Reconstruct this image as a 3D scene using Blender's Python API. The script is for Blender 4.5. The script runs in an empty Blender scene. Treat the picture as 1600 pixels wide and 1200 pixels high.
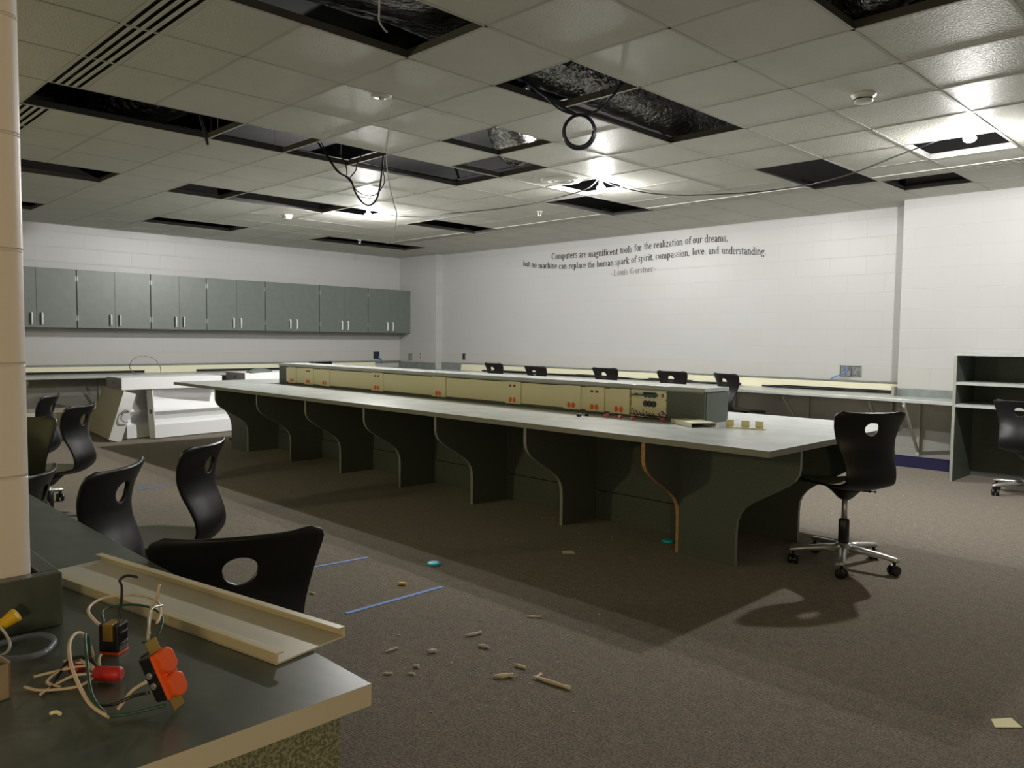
import bpy, bmesh, math, random
from mathutils import Vector, Matrix
random.seed(7)
PI = math.pi
sc = bpy.context.scene
C = sc.collection

# ------------------------------------------------------------------ camera
cam_d = bpy.data.cameras.new('camera')
cam = bpy.data.objects.new('camera', cam_d)
C.objects.link(cam)
cam_d.sensor_width = 36.0
cam_d.lens = 1224.7 / 1600 * 36.0
cam_d.clip_start = 0.05
R_ = Vector((0.7037795, 0.710332, 0.01108428))
U_ = Vector((-0.04847115, 0.03244622, 0.99829745))
F_ = Vector((-0.70876298, 0.70311855, -0.0572656))
m = Matrix.Identity(4)
for r in range(3):
    m[r][0] = R_[r]; m[r][1] = U_[r]; m[r][2] = -F_[r]
m[0][3], m[1][3], m[2][3] = 0.0, 0.0, 1.274
cam.matrix_world = m
sc.camera = cam

# ------------------------------------------------------------------ world, exposure, lights
w = bpy.data.worlds.new('world'); sc.world = w
w.use_nodes = True
w.node_tree.nodes['Background'].inputs[0].default_value = (0.5, 0.52, 0.5, 1)
w.node_tree.nodes['Background'].inputs[1].default_value = 0.002
sc.view_settings.view_transform = 'Standard'
sc.view_settings.look = 'None'
sc.view_settings.gamma = 1.0
sc.view_settings.use_curve_mapping = False
sc.view_settings.exposure = 0.0
BULBS = [(-7.90, 5.40, 2.724), (-4.80, 5.93, 2.725), (-1.735, 6.255, 2.725)]
BULB_E = [6700, 4500, 5000]
# warm point lights out of view, neither with a lamp body
# first follows the island's shadows; second is fill added to warm the column
for nm, loc, en, col, rad in (('bay_lamp', (-5.7, -1.5, 1.75), 85.0, (1.0, 0.90, 0.50), 0.12),
                              ('column_fill', (1.3, -1.0, 1.30), 75.0, (1.0, 0.76, 0.46), 0.15)):
    ld = bpy.data.lights.new(nm, 'POINT'); ld.energy = en; ld.color = col; ld.shadow_soft_size = rad
    lo = bpy.data.objects.new(nm, ld); C.objects.link(lo); lo.location = loc

# ------------------------------------------------------------------ materials
def lin(c):
    return tuple(((v/255.0)/12.92 if v/255.0 <= 0.04045 else (((v/255.0)+0.055)/1.055)**2.4) for v in c)

def mat(name, col, rough=0.5, metal=0.0, var=0.0, vscale=8.0, bump=0.0, bscale=60.0, spec=0.5, emis=None, es=1.0,
        col2=None, detail=4.0, stretch=None, bdist=0.002, trans=0.0, alpha=1.0, thresh=None):
    mt = bpy.data.materials.new(name); mt.use_nodes = True
    nt = mt.node_tree; b = nt.nodes['Principled BSDF']
    b.inputs['Base Color'].default_value = (*col, 1)
    b.inputs['Roughness'].default_value = rough
    b.inputs['Metallic'].default_value = metal
    b.inputs['Specular IOR Level'].default_value = spec
    if trans: b.inputs['Transmission Weight'].default_value = trans
    if alpha < 1: b.inputs['Alpha'].default_value = alpha
    if emis:
        b.inputs['Emission Color'].default_value = (*emis, 1)
        b.inputs['Emission Strength'].default_value = es
    tc = nt.nodes.new('ShaderNodeTexCoord')
    src = tc.outputs['Object']
    if stretch:
        mp = nt.nodes.new('ShaderNodeMapping'); mp.inputs['Scale'].default_value = stretch
        nt.links.new(src, mp.inputs['Vector']); src = mp.outputs['Vector']
    if var > 0 or col2:
        n = nt.nodes.new('ShaderNodeTexNoise'); n.inputs['Scale'].default_value = vscale; n.inputs['Detail'].default_value = detail
        nt.links.new(src, n.inputs['Vector'])
        cr = nt.nodes.new('ShaderNodeValToRGB')
        c2 = col2 if col2 else tuple(min(1, c*(1+var)) for c in col)
        c1 = col if col2 else tuple(c*(1-var) for c in col)
        lo_, hi_ = thresh if thresh else (0.3, 0.7)
        cr.color_ramp.elements[0].position = lo_; cr.color_ramp.elements[0].color = (*c1, 1)
        cr.color_ramp.elements[1].position = hi_; cr.color_ramp.elements[1].color = (*c2, 1)
        nt.links.new(n.outputs['Fac'], cr.inputs['Fac'])
        nt.links.new(cr.outputs['Color'], b.inputs['Base Color'])
    if bump > 0:
        n2 = nt.nodes.new('ShaderNodeTexNoise'); n2.inputs['Scale'].default_value = bscale; n2.inputs['Detail'].default_value = 3
        nt.links.new(src, n2.inputs['Vector'])
        bp = nt.nodes.new('ShaderNodeBump'); bp.inputs['Strength'].default_value = bump; bp.inputs['Distance'].default_value = bdist
        nt.links.new(n2.outputs['Fac'], bp.inputs['Height']); nt.links.new(bp.outputs['Normal'], b.inputs['Normal'])
    return mt

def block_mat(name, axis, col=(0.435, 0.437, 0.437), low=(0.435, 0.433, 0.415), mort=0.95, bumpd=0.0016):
    """painted concrete block, 16 x 8 inch running bond; axis = world axis running along the wall"""
    mt = bpy.data.materials.new(name); mt.use_nodes = True
    nt = mt.node_tree; b = nt.nodes['Principled BSDF']
    b.inputs['Roughness'].default_value = 0.42
    geo = nt.nodes.new('ShaderNodeNewGeometry')
    sp = nt.nodes.new('ShaderNodeSeparateXYZ'); nt.links.new(geo.outputs['Position'], sp.inputs[0])
    cb = nt.nodes.new('ShaderNodeCombineXYZ')
    nt.links.new(sp.outputs[axis], cb.inputs[0]); nt.links.new(sp.outputs[2], cb.inputs[1])
    br = nt.nodes.new('ShaderNodeTexBrick')
    br.inputs['Scale'].default_value = 1.0
    br.inputs['Brick Width'].default_value = 0.4064; br.inputs['Row Height'].default_value = 0.2032
    br.inputs['Mortar Size'].default_value = 0.004; br.inputs['Mortar Smooth'].default_value = 0.8
    br.offset = 0.5
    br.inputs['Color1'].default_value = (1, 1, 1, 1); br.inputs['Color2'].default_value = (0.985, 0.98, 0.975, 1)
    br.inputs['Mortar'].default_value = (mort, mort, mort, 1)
    nt.links.new(cb.outputs[0], br.inputs['Vector'])
    # cream band of older paint low on the wall
    mr = nt.nodes.new('ShaderNodeMapRange'); mr.inputs[1].default_value = 1.02; mr.inputs[2].default_value = 1.035
    nt.links.new(sp.outputs[2], mr.inputs[0])
    mx = nt.nodes.new('ShaderNodeMix'); mx.data_type = 'RGBA'
    mx.inputs[6].default_value = (*low, 1); mx.inputs[7].default_value = (*col, 1)
    nt.links.new(mr.outputs[0], mx.inputs[0])
    mu = nt.nodes.new('ShaderNodeMix'); mu.data_type = 'RGBA'; mu.blend_type = 'MULTIPLY'; mu.inputs[0].default_value = 1
    nt.links.new(mx.outputs[2], mu.inputs[6]); nt.links.new(br.outputs['Color'], mu.inputs[7])
    nt.links.new(mu.outputs[2], b.inputs['Base Color'])
    n = nt.nodes.new('ShaderNodeTexNoise'); n.inputs['Scale'].default_value = 55; n.inputs['Detail'].default_value = 4
    nt.links.new(geo.outputs['Position'], n.inputs['Vector'])
    ad = nt.nodes.new('ShaderNodeMath'); ad.operation = 'MULTIPLY_ADD'; ad.inputs[1].default_value = 0.25
    inv = nt.nodes.new('ShaderNodeMath'); inv.operation = 'SUBTRACT'; inv.inputs[0].default_value = 1.0
    nt.links.new(br.outputs['Fac'], inv.inputs[1])
    nt.links.new(n.outputs['Fac'], ad.inputs[0]); nt.links.new(inv.outputs[0], ad.inputs[2])
    bp = nt.nodes.new('ShaderNodeBump'); bp.inputs['Strength'].default_value = 0.6; bp.inputs['Distance'].default_value = bumpd
    nt.links.new(ad.outputs[0], bp.inputs['Height']); nt.links.new(bp.outputs['Normal'], b.inputs['Normal'])
    return mt

M = {}
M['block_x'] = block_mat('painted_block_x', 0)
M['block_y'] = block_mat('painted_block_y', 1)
M['block_near'] = block_mat('painted_block_near', 1, col=(0.76, 0.70, 0.62), low=(0.76, 0.70, 0.62), mort=0.9, bumpd=0.004)
M['carpet'] = mat('carpet', (0.078, 0.069, 0.055), 0.95, col2=(0.225, 0.200, 0.163), vscale=120, detail=6, bump=0.8, bscale=260, bdist=0.006, spec=0.1, thresh=(0.38, 0.62))
_cb = M['carpet'].node_tree.nodes['Principled BSDF']; _cb.inputs['Sheen Weight'].default_value = 0.3; _cb.inputs['Sheen Roughness'].default_value = 0.5; _cb.inputs['Sheen Tint'].default_value = (0.9, 0.82, 0.7, 1)
def _carpet():
    nt = M['carpet'].node_tree; b = nt.nodes['Principled BSDF']
    old = b.inputs['Base Color'].links[0].from_socket
    tc = nt.nodes.new('ShaderNodeTexCoord')
    n = nt.nodes.new('ShaderNodeTexNoise'); n.inputs['Scale'].default_value = 22; n.inputs['Detail'].default_value = 5
    nt.links.new(tc.outputs['Object'], n.inputs['Vector'])
    cr = nt.nodes.new('ShaderNodeValToRGB')
    cr.color_ramp.elements[0].position = 0.35; cr.color_ramp.elements[0].color = (0.82, 0.84, 0.88, 1)
    cr.color_ramp.elements[1].position = 0.65; cr.color_ramp.elements[1].color = (1.15, 1.1, 1.05, 1)
    nt.links.new(n.outputs['Fac'], cr.inputs['Fac'])
    mu = nt.nodes.new('ShaderNodeMix'); mu.data_type = 'RGBA'; mu.blend_type = 'MULTIPLY'; mu.inputs[0].default_value = 1
    nt.links.new(old, mu.inputs[6]); nt.links.new(cr.outputs['Color'], mu.inputs[7])
    nt.links.new(mu.outputs[2], b.inputs['Base Color'])
_carpet()
M['tile'] = mat('ceiling_tile', (0.62, 0.62, 0.565), 0.55, var=0.03, vscale=3, bump=1.0, bscale=90, bdist=0.004, spec=0.05)
M['tee'] = mat('ceiling_tee', (0.47, 0.47, 0.43), 0.5, spec=0.2)
M['tee_web'] = mat('ceiling_tee_web', (0.07, 0.068, 0.065), 0.6)  # web coloured dark in place of the shade inside the openings
M['diffuser'] = mat('diffuser_paint', (0.50, 0.49, 0.44), 0.4)
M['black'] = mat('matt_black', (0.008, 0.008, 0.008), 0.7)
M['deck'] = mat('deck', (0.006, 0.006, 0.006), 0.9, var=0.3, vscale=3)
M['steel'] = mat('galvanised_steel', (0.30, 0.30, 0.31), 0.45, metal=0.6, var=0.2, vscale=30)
M['duct_dark'] = mat('darkened_duct_metal', (0.018, 0.018, 0.019), 0.7, spec=0.2, var=0.3, vscale=8)  # near black instead of bright metal, painting in the darkness above the ceiling
M['foil'] = mat('foil', (0.34, 0.34, 0.33), 0.22, metal=0.95, var=0.5, vscale=12, bump=1.0, bscale=26, bdist=0.03)
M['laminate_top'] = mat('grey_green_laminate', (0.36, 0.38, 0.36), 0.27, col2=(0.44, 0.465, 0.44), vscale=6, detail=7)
M['laminate_edge'] = mat('laminate_edge', (0.27, 0.27, 0.225), 0.45)
M['near_edge'] = mat('cream_edge_band', (0.50, 0.47, 0.37), 0.5)
M['tray'] = mat('pale_cover_paint', (0.54, 0.52, 0.42), 0.4)
M['tray_lip'] = mat('cream_lip_paint', (0.56, 0.50, 0.32), 0.4)
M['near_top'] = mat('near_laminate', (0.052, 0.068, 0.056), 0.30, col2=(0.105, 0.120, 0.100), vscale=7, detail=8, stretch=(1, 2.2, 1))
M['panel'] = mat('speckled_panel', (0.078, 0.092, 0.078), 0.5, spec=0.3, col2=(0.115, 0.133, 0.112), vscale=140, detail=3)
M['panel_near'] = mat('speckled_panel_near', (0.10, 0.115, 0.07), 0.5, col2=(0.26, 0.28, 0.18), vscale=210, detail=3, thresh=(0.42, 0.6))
M['band'] = mat('grey_edge_band', (0.30, 0.31, 0.26), 0.5)
M['rawwood'] = mat('raw_particle_edge', (0.50, 0.28, 0.11), 0.7, var=0.2, vscale=40)
M['cabinet'] = mat('cabinet_laminate', (0.115, 0.137, 0.122), 0.40, col2=(0.135, 0.162, 0.144), vscale=9, detail=5)
M['chrome'] = mat('pale_handle', (0.70, 0.71, 0.70), 0.4)
M['laminate_dark'] = mat('backsplash_laminate', (0.15, 0.175, 0.165), 0.4, col2=(0.21, 0.24, 0.225), vscale=12, detail=6)
M['cream'] = mat('cream_painted_metal', (0.74, 0.68, 0.42), 0.42)
M['cream_lite'] = mat('pale_cream_metal', (0.72, 0.70, 0.52), 0.45)
M['orange'] = mat('orange_receptacle', (0.80, 0.11, 0.015), 0.35)
M['dkred'] = mat('dark_red_port', (0.22, 0.015, 0.01), 0.5)
M['navy'] = mat('navy_vinyl_base', (0.018, 0.016, 0.055), 0.35)
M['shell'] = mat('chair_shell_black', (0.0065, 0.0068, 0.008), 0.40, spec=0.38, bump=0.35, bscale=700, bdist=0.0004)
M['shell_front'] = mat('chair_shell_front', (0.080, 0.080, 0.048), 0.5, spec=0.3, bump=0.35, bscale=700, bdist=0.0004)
M['plastic'] = mat('black_plastic', (0.010, 0.010, 0.011), 0.35)
M['alu'] = mat('cast_aluminium', (0.55, 0.55, 0.52), 0.35, metal=0.75)
M['white'] = mat('white_enamel', (0.80, 0.81, 0.82), 0.55, spec=0.25)
M['tan'] = mat('fixture_back_paint', (0.50, 0.47, 0.36), 0.5)
M['text'] = mat('black_vinyl_lettering', (0.012, 0.012, 0.015), 0.5)
M['text_grey'] = mat('grey_vinyl_lettering', (0.15, 0.15, 0.15), 0.5)
M['cable_black'] = mat('black_cable', (0.010, 0.010, 0.012), 0.4)
M['cable_blue'] = mat('dark_blue_cable', (0.012, 0.022, 0.045), 0.35)
M['cable_ltblue'] = mat('blue_data_cable', (0.10, 0.22, 0.55), 0.4)
M['cable_white'] = mat('white_wire', (0.62, 0.60, 0.55), 0.5)
M['wire_cream'] = mat('cream_wire', (0.60, 0.50, 0.34), 0.5)
M['wire_green'] = mat('green_wire', (0.015, 0.075, 0.045), 0.45)
M['brass'] = mat('brass_strap', (0.45, 0.30, 0.07), 0.35, metal=0.8)
M['red'] = mat('red_wire_nut', (0.50, 0.02, 0.015), 0.45)
M['pink'] = mat('pink_wire_nut', (0.75, 0.12, 0.13), 0.4)
M['yellow'] = mat('yellow_wire_nut', (0.75, 0.48, 0.01), 0.45)
M['tape'] = mat('blue_masking_tape', (0.12, 0.24, 0.60), 0.7)
M['cyan'] = mat('cyan_plastic_disc', (0.01, 0.70, 0.95), 0.5)
M['paper'] = mat('cream_paper', (0.80, 0.75, 0.45), 0.8)
M['putty'] = mat('cream_debris', (0.72, 0.62, 0.45), 0.85, bump=0.6, bscale=90, bdist=0.004)
M['greydeb'] = mat('grey_debris', (0.58, 0.55, 0.50), 0.85, bump=0.6, bscale=120, bdist=0.003)
M['card'] = mat('cardboard', (0.30, 0.23, 0.15), 0.8, var=0.15, vscale=20)
M['ivory'] = mat('ivory_plate', (0.55, 0.50, 0.36), 0.4)
M['plaster'] = mat('detector_white', (0.66, 0.66, 0.62), 0.4)
M['clear'] = mat('clear_plastic_strap', (0.30, 0.34, 0.42), 0.15, alpha=0.45)
M['bulb'] = [mat('lit_bulb_%s' % n, (1, 1, 1), 0.5, emis=(1.0, 0.98, 0.95), es=e) for n, e in zip(('far', 'middle', 'right'), BULB_E)]

# ------------------------------------------------------------------ mesh helpers
def box(bm, x0, x1, y0, y1, z0, z1, mi=0):
    vs = [bm.verts.new(p) for p in ((x0,y0,z0),(x1,y0,z0),(x1,y1,z0),(x0,y1,z0),(x0,y0,z1),(x1,y0,z1),(x1,y1,z1),(x0,y1,z1))]
    for f in ((3,2,1,0),(4,5,6,7),(0,1,5,4),(1,2,6,5),(2,3,7,6),(3,0,4,7)):
        fc = bm.faces.new([vs[i] for i in f]); fc.material_index = mi
    return vs

def prism(bm, pts, fn, a, b, mi=0, mside=None):
    """extrude a 2D outline; fn(u, v, t) -> 3D point, t from a to b"""
    A = [bm.verts.new(fn(u, v, a)) for u, v in pts]
    B = [bm.verts.new(fn(u, v, b)) for u, v in pts]
    n = len(pts)
    f = bm.faces.new(A); f.material_index = mi
    f = bm.faces.new(B[::-1]); f.material_index = mi
    for i in range(n):
        j = (i+1) % n
        f = bm.faces.new((A[j], A[i], B[i], B[j])); f.material_index = mi if mside is None else mside
    return A, B

def frame_of(t):
    t = t.normalized()
    up = Vector((0, 0, 1)) if abs(t.z) < 0.9 else Vector((1, 0, 0))
    a = t.cross(up).normalized(); b = a.cross(t).normalized()
    return a, b

def smooth_path(pts, k=5):
    P = [Vector(p) for p in pts]
    if len(P) < 3: return P
    out = []
    for i in range(len(P)-1):
        p0 = P[max(i-1, 0)]; p1 = P[i]; p2 = P[i+1]; p3 = P[min(i+2, len(P)-1)]
        for s in range(k):
            t = s/k
            out.append(0.5*((2*p1)+(-p0+p2)*t+(2*p0-5*p1+4*p2-p3)*t*t+(-p0+3*p1-3*p2+p3)*t*t*t))
    out.append(P[-1])
    return out

def tube(bm, pts, r, n=8, mi=0, k=5, smooth=True, close=True):
    P = smooth_path(pts, k) if smooth else [Vector(p) for p in pts]
    rings = []
    a = None
    for i, p in enumerate(P):
        t = (P[min(i+1, len(P)-1)]-P[max(i-1, 0)])
        if t.length < 1e-9: t = Vector((0, 0, 1))
        t.normalize()
        if a is None: a, b = frame_of(t)
        else:
            a = (a - t*a.dot(t)).normalized(); b = t.cross(a)
        rr = r[min(int(i/len(P)*len(r)), len(r)-1)] if isinstance(r, (list, tuple)) else r
        rings.append([bm.verts.new(p+a*math.cos(2*PI*q/n)*rr+b*math.sin(2*PI*q/n)*rr) for q in range(n)])
    for i in range(len(rings)-1):
        for q in range(n):
            f = bm.faces.new((rings[i][q], rings[i][(q+1) % n], rings[i+1][(q+1) % n], rings[i+1][q])); f.material_index = mi; f.smooth = True
    if close:
        for rg, s in ((rings[0], -1), (rings[-1], 1)):
            f = bm.faces.new(rg if s > 0 else rg[::-1]); f.material_index = mi

def lathe(bm, prof, c, n=24, mi=0, axis='z', flip=False):
    """prof: list of (r, h) along the axis from point c"""
    c = Vector(c)
    def P(r, h, q):
        ca, sa = math.cos(2*PI*q/n)*r, math.sin(2*PI*q/n)*r
        if axis == 'z': return c+Vector((ca, sa, h))
        if axis == 'y': return c+Vector((ca, h, sa))
        return c+Vector((h, ca, sa))
    rings = [[bm.verts.new(P(max(r, 1e-4), h, q)) for q in range(n)] for r, h in prof]
    for i in range(len(rings)-1):
        for q in range(n):
            f = bm.faces.new((rings[i][q], rings[i][(q+1) % n], rings[i+1][(q+1) % n], rings[i+1][q])); f.material_index = mi; f.smooth = True
    f = bm.faces.new(rings[0][::-1]); f.material_index = mi
    f = bm.faces.new(rings[-1]); f.material_index = mi

def obj(name, bm, mats, parent=None, bevel=0.0, seg=2, smooth=False, recalc=True):
    if recalc: bmesh.ops.recalc_face_normals(bm, faces=bm.faces)
    me = bpy.data.meshes.new(name)
    if smooth:
        for f in bm.faces: f.smooth = True
    bm.to_mesh(me); bm.free()
    if not isinstance(mats, (list, tuple)): mats = [mats]
    for q in mats: me.materials.append(q)
    o = bpy.data.objects.new(name, me); C.objects.link(o)
    if parent: o.parent = parent
    if bevel > 0:
        b = o.modifiers.new('bevel', 'BEVEL'); b.width = bevel; b.segments = seg; b.limit_method = 'ANGLE'; b.angle_limit = 0.7
        b.harden_normals = False
    return o

def tag(o, label, cat, group=None, kind=None):
    if kind: o['kind'] = kind
    else: o['label'] = label; o['category'] = cat
    if group: o['group'] = group
    return o

def thing(name, label, cat, loc=(0, 0, 0), rz=0.0, group=None):
    o = bpy.data.objects.new(name, None); C.objects.link(o)
    o.empty_display_size = 0.1
    o.location = loc; o.rotation_euler = (0, 0, rz)
    return tag(o, label, cat, group)

def struct(name, bm, mats, parent=None, **k):
    o = obj(name, bm, mats, parent, **k)
    if parent is None: o['kind'] = 'structure'
    return o

def dup(root, loc=None, rz=None, label=None, group=None):
    r = root.copy(); C.objects.link(r)
    if loc is not None: r.location = loc
    if rz is not None: r.rotation_euler = (0, 0, rz)
    if label: r['label'] = label
    if group: r['group'] = group
    for ch in list(root.children):
        c = ch.copy(); C.objects.link(c); c.parent = r
        for g in list(ch.children):
            d = g.copy(); C.objects.link(d); d.parent = c
    return r

def N(): return bmesh.new()

# ------------------------------------------------------------------ room shell
XW, XE, YS = -11.83, 4.2, -2.6
ZC, ZD = 2.742, 3.65
YN, YN2, YN3 = 8.93, 8.56, 8.78        # north wall: long part, right part, corner block
XJ, XP = -2.95, -10.77

b = N(); box(b, XW-.3, XE+.3, YS-.3, 9.3, -0.1, 0.0); struct('floor', b, M['carpet'])
ZW = ZC+.012
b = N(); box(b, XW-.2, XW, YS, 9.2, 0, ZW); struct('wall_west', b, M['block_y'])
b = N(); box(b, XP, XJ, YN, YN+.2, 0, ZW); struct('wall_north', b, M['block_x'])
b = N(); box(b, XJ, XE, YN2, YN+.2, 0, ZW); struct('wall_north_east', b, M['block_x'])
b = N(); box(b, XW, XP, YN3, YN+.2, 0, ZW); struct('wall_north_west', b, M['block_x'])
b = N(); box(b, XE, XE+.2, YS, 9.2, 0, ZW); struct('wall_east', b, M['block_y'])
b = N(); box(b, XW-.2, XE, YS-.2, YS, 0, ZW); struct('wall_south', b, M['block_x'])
# unpainted wall above the ceiling
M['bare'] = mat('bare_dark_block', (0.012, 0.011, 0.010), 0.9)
for k, q in enumerate([(XW-.2, XW, YS, 9.2), (XP, XJ, YN, YN+.2), (XJ, XE, YN2, YN2+.2), (XW, XP, YN3, YN+.2), (XE, XE+.2, YS, 9.2), (XW-.2, XE, YS-.2, YS)]):
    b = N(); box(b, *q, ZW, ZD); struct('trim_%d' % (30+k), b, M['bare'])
# stub wall with bullnose block corners beside the near counter
b = N()
x1, y0, y1, r = -1.614, 0.17, 0.376, 0.028
XPW = -2.25
pts = [(XPW, y0), (x1-r, y0)] + [(x1-r+r*math.sin(a), y0+r-r*math.cos(a)) for a in [PI/2*i/6 for i in range(1, 7)]] \
    + [(x1, y1-r)] + [(x1-r+r*math.cos(a), y1-r+r*math.sin(a)) for a in [PI/2*i/6 for i in range(1, 7)]] + [(XPW, y1)]
prism(b, pts, lambda u, v, t: (u, v, t), 0, ZC-.002)
o = struct('wall_partition', b, M['block_near'])
for f in o.data.polygons: f.use_smooth = True
md = o.modifiers.new('e', 'EDGE_SPLIT'); md.split_angle = 0.6

# deck above the ceiling and joists
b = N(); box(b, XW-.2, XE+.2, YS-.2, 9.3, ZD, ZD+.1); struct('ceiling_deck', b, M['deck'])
for i, yj in enumerate([-1.4, 0.3, 2.0, 3.7, 5.4, 7.1, 8.3]):
    b = N(); box(b, XW, XE, yj-.06, yj+.06, 3.42, 3.435); box(b, XW, XE, yj-.006, yj+.006, 3.42, 3.64); box(b, XW, XE, yj-.06, yj+.06, 3.635, 3.65)
    struct('trim_%d' % (10+i), b, M['deck'])

# ------------------------------------------------------------------ ceiling grid with missing tiles
OX, OY, T = -3.392, 3.171, 0.61
gx = lambda i: OX+i*T
gy = lambda j: OY+j*T
holes = set()
openings = [  # (i0, i1, j0, j1) open cells; a pair of cells in j is one 2 x 4 opening
    (0,1,-3,-1), (-4,-3,-3,-1), (-4,-3,-1,0), (-4,-3,0,1), (-4,-3,1,3), (-2,-1,1,2), (-3,-2,2,3), (0,1,0,1), (0,1,1,3),
    (2,3,5,6), (0,1,5,7), (1,2,7,8), (3,4,-1,1), (-3,-2,4,5), (-4,-3,5,7), (-8,-7,-3,-1), (-8,-7,0,1), (-8,-7,1,3),
    (-8,-7,3,4), (-12,-11,1,3), (-12,-11,-3,-1), (-8,-7,5,7), (-12,-11,5,8)]
nobar = set()
for i0, i1, j0, j1 in openings:
    for i in range(i0, i1):
        for j in range(j0, j1): holes.add((i, j))
    for j in range(j0+1, j1): nobar.add(('x', i0, j))
def dif_cell(i, j):
    return (j == -3 and -9 <= i <= -1 and (i, j) not in holes) or (j == 6 and -11 <= i <= 10 and (i, j) not in holes)
DA, DB = 0.33, 0.0     # diffuser strip within a cell
b = N()
tb = N()
I0, I1, J0, J1 = -14, 13, -10, 10
def clipy(x0, x1, y0, y1):
    # keep below the stepped north wall
    ymax = YN3 if x1 <= XP+.01 else (YN if x0 < XJ else YN2)
    return y0, min(y1, ymax)
for i in range(I0, I1):
    for j in range(J0, J1):
        if (i, j) in holes: continue
        x0, x1_, y0_, y1_ = max(gx(i), XW), min(gx(i+1), XE), max(gy(j), YS), gy(j+1)
        y0_, y1_ = clipy(x0, x1_, y0_, y1_)
        if x1_-x0 < .02 or y1_-y0_ < .02: continue
        dz = random.uniform(0, .0002)
        if dif_cell(i, j):
            if j == -3: box(b, x0, x1_, gy(-2.68), y1_, ZC+dz, ZC+.016)
            else: box(b, x0, x1_, y0_, gy(6.66), ZC+dz, ZC+.016)
        else:
            box(b, x0, x1_, y0_, y1_, ZC+dz, ZC+.016)
ceil = struct('ceiling', b, M['tile'])
FW = 0.009
def tee(bm, x0, x1, y0, y1, along):
    if along == 'x':
        box(bm, x0, x1, y0-FW, y0+FW, ZC-.0016, ZC-.0008); box(bm, x0, x1, y0-.0018, y0+.0018, ZC-.0008, ZC+.042, 1)
    else:
        box(bm, x0-FW, x0+FW, y0, y1, ZC-.0016, ZC-.0008); box(bm, x0-.0018, x0+.0018, y0, y1, ZC-.0008, ZC+.042, 1)
for j in range(J0, J1):
    y = gy(j)
    if y < YS: continue
    for i in range(I0, I1):
        if ('x', i, j) in nobar: continue
        x0, x1_ = max(gx(i), XW), min(gx(i+1), XE)
        if x1_ <= x0 or y > clipy(x0, x1_, 0, 99)[1]: continue
        tee(tb, x0, x1_, y, y, 'x')
for i in range(I0, I1+1):
    x = gx(i)
    if x < XW or x > XE: continue
    for j in range(J0, J1):
        y0_, y1_ = max(gy(j), YS), gy(j+1)
        y1_ = min(y1_, YN3 if x < XP else (YN if x < XJ else YN2))
        if y1_ <= y0_: continue
        tee(tb, x, x, y0_, y1_, 'y')
# wall angle
box(tb, XW, XW+.022, YS, YN3, ZC-.004, ZC-.001); box(tb, XP, XJ, YN-.022, YN, ZC-.004, ZC-.001)
box(tb, XJ, XE, YN2-.022, YN2, ZC-.004, ZC-.001); box(tb, XW, XP, YN3-.022, YN3, ZC-.004, ZC-.001)
struct('ceiling_grid', tb, [M['tee'], M['tee_web']], ceil)
# jagged broken tile edge along the long opening
b = N()
x = gx(-3)
y = gy(0.08)
while y < gy(2.2):
    ln = random.uniform(.03, .12); dp = random.uniform(.004, .028)
    prism(b, [(y, x), (y+ln, x), (y+ln*random.uniform(.5, .9), x-dp), (y+ln*.2, x-dp*random.uniform(.3, 1))], lambda u, v, t: (v, u, t), ZC+.002, ZC+.014)
    y += ln*random.uniform(1, 1.6)
struct('broken_tile_edge', b, M['tile'], ceil)

def diffuser(j_lo, j_hi, i0, i1, label, name='linear_diffuser'):
    y0, y1 = gy(j_lo), gy(j_hi)
    t = thing(name, label, 'air vent', (gx(i0), y0, ZC-.004), 0, None)
    L = (i1-i0)*T; Wd = y1-y0
    b = N()
    nsl = 4; sw = Wd*0.125; gap = (Wd-nsl*sw)/(nsl+1)
    ys = [gap*0.7]
    bars = []
    yc = 0
    for k in range(nsl+1):
        g_ = gap
        bars.append((yc, yc+g_)); yc += g_+sw
    for a_, b__ in bars: box(b, 0, L, a_+.001, b__-.001, 0, .006)
    for i in range(0, i1-i0+1): box(b, max(i*T-.006, 0), min(i*T+.006, L), 0, Wd, -.0005, .0065)
    obj('slat_frame', b, M['diffuser'], t)
    b = N(); box(b, 0, L, 0, Wd, .07, .075); box(b, 0, L, -.002, .0, .006, .075); box(b, 0, L, Wd, Wd+.002, .006, .075)
    obj('plenum_box', b, M['black'], t)
diffuser(-3.0, -2.68, -3, 0, 'long slotted air vent in the ceiling, ending at the long dark opening at upper left')
diffuser(-3.0, -2.68, -9, -4, 'slotted air vent half hidden by the near block column, beyond the dark opening')
diffuser(6.66, 7.0, -11, -8, 'slotted ceiling vent strip near the far corner of the room')
diffuser(6.66, 7.0, -7, -4, 'slotted ceiling vent strip between two dark openings above the wall quote')
diffuser(6.66, 7.0, -3, 0, 'slotted ceiling vent strip right of the middle bulb, by the quote wall')
diffuser(6.66, 7.0, 1, 6, 'slotted ceiling vent strip by the right bulb, along the right wall')

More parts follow.
